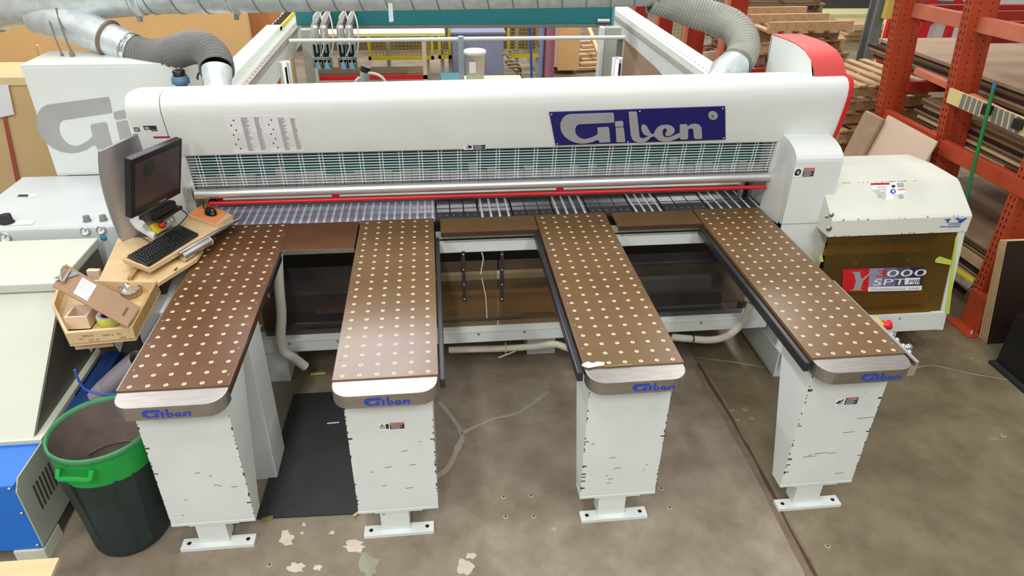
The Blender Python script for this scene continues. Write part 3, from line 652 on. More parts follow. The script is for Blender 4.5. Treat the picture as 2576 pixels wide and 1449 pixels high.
# ---------------------------------------------------------------- the four feed tables
noz = MB().lathe((0, 0, 0), [(0, .0016), (.0036, .0016), (.0036, .0018), (.0085, .0018), (.0105, .0004)], 12).mesh('air_nozzle', M['dot'])
noz.materials.append(M['dotc'])
for p in noz.polygons:
    if p.center.xy.length < .0035: p.material_index = 1
TX = [-1.5242, -.6283, .4911, 1.5571]; TY = [.0068, 0.0, -.0111, -.0355]
TL = ['leftmost feed table with reddish perforated deck, under the monitor and beside the green bin',
      'second feed table from the left, orange warning label on its leg',
      'third feed table from the left with a white torn patch on its deck corner',
      'rightmost feed table with red stop button and red danger label']
for i in range(4):
    x, y = TX[i], TY[i]; t = thing('feed_table', TL[i], 'table', (x + .19, y + .02, 0), 'perforated feed tables in front of the saw')
    a0, a1, y0, yb = x - .043, x + .420, y - .026, 1.612
    MB().box(a0, a1, y0, yb, .985, ZT).done('deck', M['deckr'] if i == 0 else M['deck'], t, bev=.002)
    MB().box(a0 + .004, a1 - .004, y0 + .004, yb - .01, .955, .985).done('deck_core', M['deckedge'], t)
    for k in range(22):
        for j in range(6):
            if i == 2 and k == 0 and j == 0: continue
            inst(noz, 'air_nozzle', t, (x + .075 * j, y + .0749 * k, ZT))
    mb = MB(); rs = random.Random(i)
    for k in range(8): mb.lathe((a1 - .022, y + .05 + .2 * k, ZT), [(0, .0009), (.005, .0009), (.0065, .0002)], 8); mb.lathe((a0 + .02, y + .12 + .2 * k, ZT), [(0, .0009), (.005, .0009), (.0065, .0002)], 8)
    mb.done('deck_screw', mat('dull_screw', (150, 122, 92), .5), t)
    # rounded stainless nose with skirt
    r = .085; ny = y - .137; n0, n1 = a0 + .002, a1 - .004
    out = [(n0, y0)] + [(n0 + r * .9 * (1 - math.cos(k * PI / 12)), ny + .09 - .09 * math.sin(k * PI / 12)) for k in range(0, 7)] + [(n1 - r * .9 * (1 - math.sin(k * PI / 12)), ny + .09 - .09 * math.cos(k * PI / 12)) for k in range(0, 7)] + [(n1, y0)]
    nose = MB().slab([(p[0], p[1], .932) for p in out], (0, 0, .068)).done('nose_cap', M['steel'], t, bev=.004)
    mb = MB(); w = .195; lx = x + (.085 if i == 0 else .10 if i == 1 else .155 if i == 2 else .150)
    logo(mb, (lx, ny - .0012, .942), Vector((1, 0, 0)), Vector((0, 0, 1)), w, .042)
    mb.done('nose_lettering', M['blueprint'], nose, recalc=False)
    # leg: tapering sheet-metal box, post and floor plate
    c0, c1 = x - .0106, x + .3862; cy = y - .0227; ct = .955; cb = .1663
    leg = MB().hexa([(c0, cy, cb + .012), (c1, cy, cb + .012), (c1, cy + .10, cb + .012), (c0, cy + .10, cb + .012), (c0, cy, ct), (c1, cy, ct), (c1, cy + .34, ct), (c0, cy + .34, ct)]).done('leg', M['leg'], t, bev=.003)
    MB().box(c0, c1, cy - .002, cy + .10, cb - .006, cb + .010).done('leg_bottom_plate', M['leg'], leg, bev=.002)
    MB().box(c0 + .08, c1 - .08, cy + .0, cy + .085, cb - .014, cb - .006).done('leg_flange', M['leg'], leg)
    px = x + .165; MB().box(px - .072, px + .072, cy + .005, cy + .09, .02, cb - .012).done('post', M['leg'], t, bev=.004)
    f0 = x + .0037; fp = MB().box(f0, f0 + .354, y - .0456, y + .02, 0, .022).done('floor_plate', M['leg'], t, bev=.002)
    mb = MB()
    for q in (f0 + .035, f0 + .32): mb.lathe((q, y - .012, .022), [(.011, .0006), (.0, .0006)], 10)
    mb.done('bolt_hole', M['hole'], fp)
    # chipped paint along the leg's edges
    mb = MB(); rs = random.Random(20 + i)
    for k in range(46):
        zz = cb + .03 + (ct - cb - .08) * rs.random(); s = rs.choice((c0, c1)); ww = rs.uniform(.002, .007) if rs.random() < .9 else .02; hh = rs.uniform(.003, .014)
        if s == c0: mb.box(c0 - .0004, c0 + ww, cy - .0008, cy + .003, zz, zz + hh)
        else: mb.box(c1 - ww, c1 + .0004, cy - .0008, cy + .003, zz, zz + hh)
    for k in range(7):
        xx = c0 + .04 + (c1 - c0 - .1) * rs.random(); zz = cb + .05 + .4 * rs.random(); l = rs.uniform(.01, .04) if i != 3 else rs.uniform(.02, .09)
        mb.hexa([(xx, cy - .0008, zz), (xx + l, cy - .0008, zz + .003), (xx + l, cy, zz + .003), (xx, cy, zz), (xx, cy - .0008, zz + .003), (xx + l, cy - .0008, zz + .005), (xx + l, cy, zz + .005), (xx, cy, zz + .003)])
    mb.done('paint_chip', M['concrete_dark'], leg, kind='stuff')
    # side rail
    if i == 1: MB().box(a1 + .004, a1 + .03, y0 - .01, 1.38, .935, .985).done('side_rail', M['rail'], t, bev=.006)
    if i in (2, 3): MB().box(a0 - .034, a0 - .006, y0 - .015, 1.38, .94, .99).done('side_rail', M['rail'], t, bev=.006)
    if i == 0:
        MB().box(a0 + .03, a1 - .03, .42, .66, .0, .95).done('rear_leg', M['leg'], t, bev=.004)
        MB().box(a0 - .012, a0 - .004, .0, 1.58, .93, .996).done('left_edge_strip', M['steel'], t)
    if i == 2:
        torn = [P(u, v, z=ZT + .0005) for u, v in ((1463, 917), (1478, 910), (1492, 914), (1503, 910), (1521, 912), (1520, 919), (1498, 922), (1482, 926), (1466, 922))]
        MB().slab(torn, (0, 0, .0015)).done('torn_patch', M['paper'], t)
        MB().slab([P(u, v, z=ZT + .0004) for u, v in ((1521, 921), (1590, 916), (1591, 918), (1523, 922))], (0, 0, .001)).done('tape_sliver', mat('olive_tape_sliver', (150, 146, 90), .6), t)
    if i == 1: warning(t, (P(952, 1082, y=cy).x, cy - .001, P(952, 1082, y=cy).z), (1, 0, 0), (0, 0, 1), .122, .042, kind='box')
    if i == 3:
        p = P(2096, 1020, y=cy); warning(t, (p.x, cy - .001, p.z), (1, 0, 0), (0, 0, 1), .122, .046, head=3, kind='saw', word='DANGER')
        MB().hexa([(a1 + .002, y - .10, .985), (a1 + .010, y - .10, .985), (a1 + .010, .62, .985), (a1 + .002, .62, .985), (a1 + .002, y - .10, 1.006), (a1 + .010, y - .10, 1.006), (a1 + .010, .62, 1.006), (a1 + .002, .62, 1.006)]).done('edge_strip', M['steel'], t)
        pb = MB().box(a1 + .010, a1 + .05, y - .07, .30, .90, .985).done('push_button_box', M['alu'], t, bev=.004)
        MB().lathe((a1 + .05, .235, .955), [(0, 0), (.018, 0), (.018, .025), (.026, .028), (.026, .066), (.018, .07), (0, .07)], 18, axis=(1, 0, .1)).done('stop_button', M['red'], pb)
        MB().box(a1 + .048, a1 + .056, .20, .27, .92, .99).done('yellow_plate', M['yellow'], pb)
        for k in range(4): MB().lathe((a1 + .05, .13 - .05 * k, .975), [(0, 0), (.013, 0), (.013, .012), (0, .013)], 12, axis=(1, 0, .4)).done('button', M['chrome'], pb)
        MB().lathe((a1 + .055, .02, .97), [(0, 0), (.012, 0), (.016, .02), (.016, .035), (0, .037)], 14, axis=(1, 0, .3)).done('key_switch', M['chrome'], pb)
# ---------------------------------------------------------------- left: control cabinet, pneumatic enclosure
ec = thing('electrical_cabinet', 'tall white electrical cabinet with grey script logo, behind the low gauge enclosure', 'cabinet', (-2.27, 2.5, 0))
MB().box(-2.76, -1.80, 2.30, 2.70, 1.102, 1.845).done('body', M['white'], ec, bev=.006)
MB().box(-2.74, -1.82, 2.296, 2.30, 1.12, 1.825).done('door', M['white'], ec, bev=.002)
MB().box(-2.72, -1.84, 2.34, 2.68, 0, 1.102).done('plinth', M['greyside'], ec)
mb = MB(); g0 = P(99, 372, y=2.293); g1 = P(277, 300, y=2.293); gw = (g1.x - g0.x) / ((HG((945, 298))[0] - HG((213, 375))[0]) / (LX1 - LX0))
logo(mb, (g0.x + .03, 2.293, P(165, 398, y=2.293).z), Vector((.99, 0, .115)), Vector((0, 0, 1)), gw, P(258, 258, y=2.293).z - P(165, 392, y=2.293).z, only=(0, 1, 2))
mb.done('door_lettering', mat('brushed_grey_foil', (182, 182, 182), .4, .4, var=.1, scale=3), ec, recalc=False)
for u, v, r, h in ((183, 142, .016, .035), (157, 141, .010, .02)):
    c = P(u, v, z=1.845); MB().lathe(c, [(r, 0), (r, h * .6), (r * .7, h), (0, h)], 10).done('cable_gland', M['hose'], ec)
    t = tag(MB().tube(catmull([c + Vector((0, 0, h)), c + Vector((-.02, .02, .12)), c + Vector((-.06, .1, .26)), c + Vector((-.09, .2, .42))], 6), r * .5, 8).done('control_cable', M['hose']), 'thicker grey cable rising from the electrical cabinet top' if r > .012 else 'thin grey cable rising from the electrical cabinet top', 'cable')
bl = P(457, 215, y=2.12)
bp = thing('oil_cap', 'blue cap with black lid poking up behind the left hood end', 'cap', (bl.x, 2.12, 1.5))
zb_ = bl.z; MB().lathe((bl.x, 2.12, 0), [(.035, 1.5), (.035, zb_ + .01), (.053, zb_ + .015), (.053, zb_ + .045), (.046, zb_ + .05), (.046, zb_ + .06), (0, zb_ + .06)], 20).done('blue_collar', mat('dusty_blue', (84, 124, 150), .5), bp)
MB().lathe((bl.x, 2.12, zb_ + .06), [(.036, 0), (.038, .03), (.03, .036), (0, .036)], 18).done('black_lid', M['black'], bp)
en_ = thing('gauge_enclosure', 'low white enclosure with pressure gauges and knobs left of the console', 'cabinet', (-2.5, 1.9, 0))
MB().sweep([(1.47, .80), (1.47, 1.085), (1.485, 1.10), (2.294, 1.102), (2.294, .80)], -2.98, -1.97, smooth=False).done('hood', M['pale'], en_, bev=.004)
MB().box(-2.92, -2.02, 1.52, 2.28, 0, .80).done('dark_base', M['motor'], en_)
for u, v, r in ((215, 580, .026), (255, 577, .026), (14, 596, .032)):
    c = P(u, v, y=1.468); g = MB().lathe(c, [(0, .004), (r * .82, .004), (r * .82, .014), (r, .014), (r, 0)], 22, axis=(0, -1, 0)).done('pressure_gauge', M['alu'], en_)
    MB().lathe(c + Vector((0, -.005, 0)), [(0, 0), (r * .8, 0)], 20, axis=(0, -1, 0)).done('dial', M['paper'], g)
    MB().bar(c + Vector((-.003, -.007, -.004)), c + Vector((r * .5, -.007, r * .55)), .003, .002, up=(0, 1, 0)).done('needle', M['inkdk'], g)
for u, v, r, h, m in ((220, 556, .020, .032, 'hose'), (261, 554, .020, .032, 'hose'), (19, 560, .034, .05, 'rubber')):
    c = P(u, v, z=1.1); MB().lathe(c, [(r * 1.15, 0), (r * 1.15, .005), (r, .006), (r * .92, h), (0, h + .002)], 16).done('regulator_knob', M[m], en_)
c = P(260, 598, y=1.468); MB().lathe(c, [(0, .004), (.018, .004), (.021, 0)], 18, axis=(0, -1, 0)).done('blue_emblem', mat('sky_blue', (76, 146, 190), .4), en_)
mb = MB(); mb.quad([P(u, v, z=1.1035) for u, v in ((42, 495), (70, 495), (72, 489), (48, 489))], 1); mb.quad([P(u, v, z=1.103) for u, v in ((40, 497), (92, 495), (95, 487), (46, 488))], 0)
mb.quad([P(u, v, z=1.103) for u, v in ((28, 567), (80, 565), (90, 554), (48, 555))], 0); mb.done('top_label', [M['paper'], M['inkdk']], en_, recalc=False, kind='stuff')

# ---------------------------------------------------------------- cream hopper machine with blue base
cm = thing('hopper_machine', 'cream hopper machine on a blue base at the left edge beside the green bin', 'machine', (-2.6, .35, 0))
lz = 1.05; a = P(145, 712, z=lz); b = P(235, 598, z=lz)
yb_ = b.y
MB().box(-3.6, a.x, a.y, yb_, lz - .05, lz).done('lid', M['cream'], cm, bev=.008)
MB().slab([(-3.6, .27, .53), (-3.6, a.y + .012, lz - .058), (-3.6, yb_ - .02, lz - .058), (-3.6, yb_ - .02, .53)], (3.6 + a.x - .012, 0, 0)).done('hopper_body', M['cream'], cm)
MB().slab([(a.x - .011, .285, .535), (a.x - .011, a.y + .02, lz - .062), (a.x - .011, yb_ - .03, lz - .062), (a.x - .011, yb_ - .03, .535)], (.006, 0, 0)).done('side_sheet', mat('dull_side_steel', (104, 98, 86), .5, .2, var=.15), cm)
MB().box(-3.6, -2.14, .255, yb_ - .02, .505, .53).done('base_ledge', M['cream'], cm, bev=.003)
MB().box(-3.3, -2.146, -.02, yb_ - .05, .085, .505).done('blue_base', M['blue'], cm, bev=.004)
sd = MB().slab([(-2.145, -.022, .10), (-2.145, -.022, .47), (-2.145, .02, .515), (-2.145, .62, .515), (-2.145, .62, .10)], (.006, 0, 0)).done('side_panel', M['greyside'], cm)
for k in range(6): MB().hexa([(-2.1392, .07 + .03 * k, .25), (-2.1380, .07 + .03 * k, .25), (-2.1380, .085 + .03 * k, .25), (-2.1392, .085 + .03 * k, .25), (-2.1392, .075 + .03 * k, .40), (-2.1380, .075 + .03 * k, .40), (-2.1380, .09 + .03 * k, .40), (-2.1392, .09 + .03 * k, .40)]).done('vent_slot', M['concrete_dark'], sd)
for yy in (.03, .5): MB().box(-2.28, -2.139, yy - .06, yy + .1, 0, .085).done('foot', M['cream'], cm, bev=.004)
for x, z in ((-2.165, .49), (-2.165, .33), (-2.165, .11)): MB().lathe((x, -.021, z), [(.010, 0), (.008, .006), (0, .007)], 8, axis=(0, -1, 0)).done('base_bolt', M['steel'], cm)
MB().box(-2.10, -2.01, .40, .95, .30, .55).done('blue_motor', mat('deep_blue', (24, 58, 120), .5), cm, bev=.01)
MB().lathe((-2.01, .42, .28), [(0, 0), (.04, 0), (.04, .06), (0, .06)], 16, axis=(0, -1, 0)).done('motor_cap', M['black'], cm)
sh = MB().slab([P(u, v, z=.45) for u, v in ((-60, 1425), (152, 1410), (128, 1465), (-60, 1480))], (0, 0, .018))
tag(sh.done('plywood_offcut', [M['ply']]), 'pale plywood offcut with splintered edge in the lower left corner', 'plywood')

# ---------------------------------------------------------------- bin
bn = thing('trash_bin', 'round dark plastic bin with bright green rim, against the leftmost feed table leg', 'bin', (-1.79, .13, 0))
def binring(r, z, seg=40):
    t = z / .72; c = Vector((-1.803 + .035 * t, .13 - .01 * t, z)); return c, r
def shell(prof, name, m, mi=0, lab=None):
    mb = MB(); seg = 40; vs = []
    for r, z in prof:
        c, _ = binring(r, z)
        for k in range(seg): vs.append(c + Vector((r * math.cos(2 * PI * k / seg), r * math.sin(2 * PI * k / seg), 0)))
    mb.add(vs, [(i * seg + k, i * seg + (k + 1) % seg, (i + 1) * seg + (k + 1) % seg, (i + 1) * seg + k) for i in range(len(prof) - 1) for k in range(seg)], 0, True)
    return mb.done(name, m, bn, label=lab)
shell([(0, .012), (.155, .012), (.166, 0), (.175, .02), (.178, .05), (.212, .53), (.214, .535)], 'bin_body', M['bin_dark'])
shell([(.214, .53), (.2145, .54), (.222, .665), (.222, .675)], 'green_band', M['bin_green'])
shell([(.222, .674), (.229, .680), (.229, .700), (.225, .708), (.217, .706), (.213, .68)], 'bin_rim', mat('scuffed_green_rim', (66, 140, 88), .6, var=.2, scale=12))
shell([(.211, .69), (.172, .06), (0, .05)], 'bin_lining', M['bin_in'])
for th in (-2.15, -.9, .9, 2.2):
    c = Vector((-1.785, .125, 0)); d = Vector((math.cos(th), math.sin(th), 0)); s = Vector((-d.y, d.x, 0))
    MB().hexa([c + d * .180 - s * .03 + Vector((0, 0, .06)), c + d * .180 + s * .03 + Vector((0, 0, .06)), c + d * .165 + s * .03 + Vector((0, 0, .06)), c + d * .165 - s * .03 + Vector((0, 0, .06)), c + d * .219 - s * .045 + Vector((0, 0, .54)), c + d * .219 + s * .045 + Vector((0, 0, .54)), c + d * .205 + s * .045 + Vector((0, 0, .54)), c + d * .205 - s * .045 + Vector((0, 0, .54))]).done('bin_rib', M['bin_dark'], bn, bev=.004)
th = -1.72; d = Vector((math.cos(th), math.sin(th), 0)); s = Vector((-d.y, d.x, 0)); c = Vector((-1.770, .121, 0))
mb = MB(); mb.tube([c + d * .222 - s * .075 + Vector((0, 0, .655)), c + d * .244 - s * .073 + Vector((0, 0, .625)), c + d * .246 - s * .065 + Vector((0, 0, .618)), c + d * .246 + s * .065 + Vector((0, 0, .618)), c + d * .244 + s * .073 + Vector((0, 0, .625)), c + d * .222 + s * .075 + Vector((0, 0, .655))], .013, 8)
mb.done('bin_handle', M['bin_green'], bn)
for z, r in ((.44, .190), (.28, .180)):
    mb = MB(); mb.tube([c + Vector((-.012, 0, 0)) + Vector((r * math.cos(a), r * math.sin(a), z)) for a in [.3 + k * .14 for k in range(17)]], .005, 6); mb.done('lining_ridge', M['bin_in'], bn)
hz = [(352, 905, .80), (318, 932, .73), (285, 962, .64), (252, 995, .54), (232, 1030, .42)]
def ribbed(pts, r, pitch, amp, seg=18):
    """corrugated hose: radius swells along the path"""
    cp = catmull(pts, 24); L = [0.0]
    for i in range(1, len(cp)): L.append(L[-1] + (cp[i] - cp[i - 1]).length)
    n = int(L[-1] / pitch * 4); out = []; j = 0
    for k in range(n + 1):
        t = L[-1] * k / n
        while j < len(L) - 2 and L[j + 1] < t: j += 1
        f = (t - L[j]) / max(1e-9, L[j + 1] - L[j]); out.append(cp[j].lerp(cp[j + 1], f))
    mb = MB(); mb.tube(out, [r + amp * (1, .3, -1, .3)[k % 4] for k in range(len(out))], seg, caps=False, flat=True); return mb
tag(ribbed([P(u, v, z=z) for u, v, z in hz], .052, .016, .003).done('dust_hose', mat('mauve_grey_hose', (140, 130, 136), .6)), 'mauve-grey ribbed hose running down behind the green bin', 'hose')
tag(MB().tube(catmull([P(u, v, y=.42) for u, v in ((188, 930), (197, 955), (213, 978), (240, 989), (268, 992), (296, 991))], 6), .006, 8).done('blue_air_line', mat('air_line_blue', (56, 96, 196), .4)), 'thin blue air line curving above the green bin', 'air line')
lb = thing('side_housing', 'dark housing with white panel under the console, left of the leftmost table', 'housing', (-1.75, 1.05, 0))
MB().box(-1.80, -1.575, .78, 1.33, 0, .90).done('white_panel', M['white'], lb, bev=.004)
MB().box(-2.14, -1.80, .98, 1.40, 0, .70).done('dark_casing', M['concrete_dark'], lb, bev=.006)
MB().box(-1.815, -1.80, .80, 1.2, .05, .88).done('dark_seam', M['black'], lb)

# ---------------------------------------------------------------- operator console
co = thing('operator_console', 'curved stainless operator console with button panel and wooden shelf behind the keyboard', 'console', (-1.95, 1.4, 0))
ne = [P(u, v, y=1.35) for u, v in ((250, 381), (250, 400), (253, 440), (262, 485), (275, 530), (292, 575), (312, 612), (333, 642))]
D = P(415, 299, z=1.66) - ne[0]; D.z = 0
fa = [p + D * k for p, k in zip(ne, (1, .98, .95, .9, .85, .8, .75, .7))]
mb = MB(); n = len(ne); sh_ = Vector((D.y, -D.x, 0)).normalized() * -.012
top = Vector((0, 0, .06))
ne_ = catmull(ne, 5); fa_ = catmull([f + (top if i == 0 else Vector()) for i, f in enumerate(fa)], 5); n = len(ne_)
vs = ne_ + fa_ + [p + sh_ for p in ne_] + [p + sh_ for p in fa_]
mb.add(vs, [(i, i + 1, n + i + 1, n + i) for i in range(n - 1)] + [(2 * n + i, 3 * n + i, 3 * n + i + 1, 2 * n + i + 1) for i in range(n - 1)] + [(i, 2 * n + i, 2 * n + i + 1, i + 1) for i in range(n - 1)] + [(n + i, n + i + 1, 3 * n + i + 1, 3 * n + i) for i in range(n - 1)] + [(0, n, 3 * n, 2 * n), (n - 1, 3 * n - 1, 4 * n - 1, 2 * n - 1)], 0, True)
mb.done('curved_sheet', mat('polished_stainless', (168, 167, 170), .3, 0.65, var=.05, scale=2), co)
MB().lathe((-1.9, 1.48, 0), [(.14, 0), (.14, .02), (.06, .03), (.06, .98), (0, .98)], 18).done('pedestal', M['greyside'], co)
MB().slab([P(u, v, z=1.13) for u, v in ((318, 548), (345, 545), (392, 594), (388, 604), (340, 575))], (0, 0, .02)).done('white_wing', M['white'], co)
B = [P(390, 594, z=1.125), P(443, 558, z=1.125), P(428, 527, z=1.20), P(367, 563, z=1.20)]
bpn = (B[1] - B[0]).cross(B[3] - B[0]).normalized()
MB().slab(B, -bpn * .03).done('button_panel', M['alu'], co)
def bp_(x, y, o=0): return (B[0] * (1 - x) + B[1] * x) * (1 - y) + (B[3] * (1 - x) + B[2] * x) * y + bpn * o
bx_ = (B[1] - B[0]).normalized(); by_ = bpn.cross(bx_)
for i in range(4):
    for j in range(2):
        MB().obox(bp_(.40 + .145 * i, .34 + .30 * j, .004), bx_, by_, bpn, .0085, .0085, .005).done('push_button', mat('white_button', (245, 245, 245), .4) if (i, j) != (1, 0) else M['black'], co, bev=.002)
yb = MB().obox(bp_(.17, .42, .012), bx_, by_, bpn, .026, .03, .012).done('stop_housing', M['yellow'], co, bev=.004)
MB().lathe(bp_(.26, .44, .024), [(.012, 0), (.012, .012), (.019, .014), (.019, .026), (.012, .031), (0, .032)], 16, axis=bpn).done('stop_button', M['red'], yb)
# wooden shelf and keyboard tray
sz = 1.045
MB().slab([P(u, v, z=sz) for u, v in ((296, 600), (247, 706), (397, 712), (494, 651), (511, 625), (470, 590))], (0, 0, -.022)).done('wooden_shelf', M['ply'], co, bev=.002)
MB().slab([P(u, v, y=.97) for u, v in ((398, 716), (446, 672), (396, 798))], (0, .01, 0)).done('dark_skirt', M['deckedge'], co)
MB().bar(P(326, 703, z=sz + .012), P(346, 676, z=sz + .012), .02, .022).done('shelf_batten', M['plyedge'], co)
tz = 1.10
T = [P(310, 653, z=tz), P(374, 676, z=tz), P(588, 551, z=tz), P(520, 519, z=tz)]
tr = thing('keyboard_tray', 'pale wooden keyboard tray with chrome front bar over the leftmost table', 'tray', tuple((T[0] + T[2]) / 2 - Vector((0, 0, .04))))
MB().slab(T, (0, 0, -.026)).done('tray_board', M['ply'], tr, bev=.002)
def tq(x, y, z=0): return (T[0] * (1 - x) + T[3] * x) * (1 - y) + (T[1] * (1 - x) + T[2] * x) * y + Vector((0, 0, z))   # x along, y towards the operator
MB().slab([tq(0, 0), tq(1, 0), tq(1, .05), tq(0, .05)], (0, 0, .008)).done('back_lip', M['ply'], tr)
MB().bar(T[0], T[1], .012, .016).done('end_lip', M['ply'], tr)
MB().slab([tq(.745, 0, .001), tq(1, 0, .001), tq(1, .98, .001), tq(.80, .98, .001)], (0, 0, .024)).done('mouse_block', M['ply'], tr, bev=.002)
fd = (T[2] - T[1]); 
ob_ = Vector((fd.y, -fd.x, 0)).normalized()
MB().tube([T[1] + fd * .30 + ob_ * .016 - Vector((0, 0, .006)), T[1] + fd * 1.02 + ob_ * .016 - Vector((0, 0, .006))], .012, 14).done('front_bar', M['chrome'], tr)
MB().tube([T[1] + fd * .30 + ob_ * .030 - Vector((0, 0, .026)), T[1] + fd * .62 + ob_ * .030 - Vector((0, 0, .026))], .026, 18).done('chrome_guard', M['chrome'], tr)
MB().lathe(T[1] + fd * .62 + ob_ * .030 - Vector((0, 0, .026)), [(0, .005), (.027, .005), (.027, 0), (0, 0)], 16, axis=fd).done('end_cap', mat('pale_pink_cap', (224, 200, 198), .4), tr)
pad = [tq(.765, .03, .0255), tq(.995, .0, .0255), tq(.99, .80, .0255), tq(.80, .95, .0255)]
tag(MB().slab(pad, (0, 0, .003)).done('mouse_pad', mat('orange_pad', (234, 142, 84), .7)), 'orange mouse pad on the keyboard tray', 'mouse pad')
# mouse
mc_ = tq(.885, .52, .029); ax = (T[1] - T[0]).normalized(); ay = Vector((-ax.y, ax.x, 0)); ax = (ax * .9 + ay * -.25).normalized(); ay = Vector((-ax.y, ax.x, 0))
ms_ = thing('computer_mouse', 'black computer mouse on the orange pad', 'mouse', tuple(mc_))
mb = MB(); vs = []; rn, sn_ = 6, 18
for i in range(rn + 1):
    f = i / rn
    for k in range(sn_):
        t = 2 * PI * k / sn_; rr = math.cos(f * PI / 2) ** .55 if f < 1 else 0
        vs.append(mc_ + ax * (.052 * rr * math.cos(t)) + ay * (.030 * rr * math.sin(t) * (1 - .12 * math.cos(2 * t))) + Vector((0, 0, .034 * math.sin(f * PI / 2) * (1 - .2 * math.cos(t) * rr))))
mb.add(vs, [(i * sn_ + k, i * sn_ + (k + 1) % sn_, (i + 1) * sn_ + (k + 1) % sn_, (i + 1) * sn_ + k) for i in range(rn) for k in range(sn_)], 0, True)
mb.done('mouse_body', mat('glossy_black', (18, 18, 20), .2), ms_)
MB().lathe(mc_ + ax * .026 + Vector((0, 0, .029)) - ay * .003, [(0, 0), (.007, 0), (.007, .006), (0, .006)], 12, axis=ay).done('scroll_wheel', M['alu'], ms_)
MB().tube(catmull([mc_ - ax * .05 + Vector((0, 0, .01)), mc_ - ax * .09 + Vector((0, 0, .006)), mc_ - ax * .14 + ay * .02 + Vector((0, 0, .004)), mc_ - ax * .2 + ay * .05 + Vector((0, 0, .012))], 5), .0022, 6).done('mouse_cable', M['black'], ms_)
# keyboard
K = [P(321.5, 649, z=tz + .002), P(371, 674, z=tz + .002), P(500, 593, z=tz + .002), P(454, 571, z=tz + .002)]
kb = thing('keyboard', 'black computer keyboard on the wooden tray', 'keyboard', tuple((K[0] + K[2]) / 2))
MB().slab(K, (0, 0, .016)).done('keyboard_base', M['black'], kb, bev=.004)
def kq(x, y, z): return (K[0] * (1 - x) + K[3] * x) * (1 - y) + (K[1] * (1 - x) + K[2] * x) * y + Vector((0, 0, z))
rws = [(.14, [(.02 + .0455 * k + (.012 if k > 0 else 0) + (.012 if k > 4 else 0) + (.012 if k > 8 else 0), .038) for k in range(13)]),
       (.30, [(.02 + .0425 * k, .037) for k in range(13)] + [(.575, .07)]), (.43, [(.02, .058)] + [(.084 + .0425 * k, .037) for k in range(13)]),
       (.56, [(.02, .068)] + [(.095 + .0425 * k, .037) for k in range(11)] + [(.565, .08)]), (.69, [(.02, .09)] + [(.117 + .0425 * k, .037) for k in range(10)] + [(.545, .1)]),
       (.83, [(.02, .05), (.076, .04), (.122, .05), (.18, .24), (.43, .05), (.488, .04), (.535, .04), (.585, .06)])]
for ry, ks in rws:
    ks = list(ks)
    if ry in (.30, .43): ks += [(.665 + .0425 * j, .037) for j in range(3)]
    if ry == .83: ks += [(.665 + .0425 * j, .037) for j in range(3)]
    if ry == .69: ks += [(.7075, .037)]
    if ry > .2: ks += [(.81 + .0425 * j, .037) for j in range(4)]
    for x, w in ks:
        MB().hexa([kq(x, ry - .055, .016), kq(x + w, ry - .055, .016), kq(x + w, ry + .055, .016), kq(x, ry + .055, .016), kq(x + .004, ry - .042, .023), kq(x + w - .004, ry - .042, .023), kq(x + w - .004, ry + .036, .022), kq(x + .004, ry + .036, .022)]).done('key', M['black'], kb)
mb = MB(); rk = random.Random(2)
for ry, ks in rws:
    for x, w in ks:
        if w < .05: cx = x + .013; mb.quad([kq(cx, ry - .02, .0235), kq(cx + .009, ry - .02, .0235), kq(cx + .009, ry + .008, .0233), kq(cx, ry + .008, .0233)])
mb.done('key_legend', M['ink'], kb, kind='stuff')
MB().tube(catmull([kq(.42, .02, .012), kq(.41, -.2, .02), kq(.36, -.5, .04)], 5), .0025, 6).done('keyboard_cable', M['black'], kb)
# monitor
mo = thing('monitor', 'black computer monitor with a dark screen showing a green shape, on the console', 'monitor', (-1.69, 1.27, 1.25))
TLc, TRc, BRc, BLc = (Vector(q) for q in ((-1.7225, 1.0685, 1.6405), (-1.5839, 1.4535, 1.6135), (-1.6683, 1.4694, 1.2943), (-1.8069, 1.0844, 1.3062)))
MX = ((TRc - TLc) + (BRc - BLc)).normalized(); MY = ((TLc - BLc) + (TRc - BRc)).normalized(); MN = MX.cross(MY).normalized()
if MN.dot(CAM - TLc) < 0: MN = -MN
mc0 = (TLc + TRc + BRc + BLc) / 4; mw, mh_ = (TRc - TLc).length / 2, (TLc - BLc).length / 2
MB().obox(mc0 - MN * .020, MX, MY, MN, mw, mh_, .020).done('bezel', M['black'], mo, bev=.006)
MB().obox(mc0 - MN * .055, MX, MY, MN, mw * .6, mh_ * .6, .018).done('back_housing', M['black'], mo, bev=.01)
sc = MB()
def sq(x0, y0, x1, y1, mi, l): sc.quad([mc0 + MX * (x * mw) + MY * (y * mh_) + MN * (.0012 + .0008 * l) for x, y in ((x0, y0), (x1, y0), (x1, y1), (x0, y1))], mi)
sq(-.87, -.72, .87, .82, 0, 0); sq(.22, -.6, .225, .7, 2, 1)
gp = [mc0 + MX * (x * mw) + MY * (y * mh_) + MN * .0028 for x, y in ((-.55, .30), (-.48, .2), (-.42, .28), (-.36, .24), (-.2, .3), (-.12, .36), (-.12, .62), (-.22, .66), (-.3, .76), (-.34, .66), (-.44, .64), (-.46, .72), (-.52, .6), (-.5, .5), (-.58, .46), (-.52, .42))]
sc.add(gp, [tuple(t) for t in tessellate_polygon([gp])], 1)
for k in range(6): sq(.3 + .08 * (k % 3), .45 - .17 * k, .34 + .1 * (k % 2) + .08 * (k % 3), .47 - .17 * k, 2, 1)
for k in range(8): sq(-.8 + .2 * k, -.70, -.7 + .2 * k, -.67, 2, 1)
sc.done('screen', [mat('dark_mauve_screen', (70, 56, 58), .3, var=.03), mat('screen_green', (18, 58, 26), .3), mat('screen_dim_lines', (52, 42, 46), .3)], mo, recalc=False)
mb = MB()
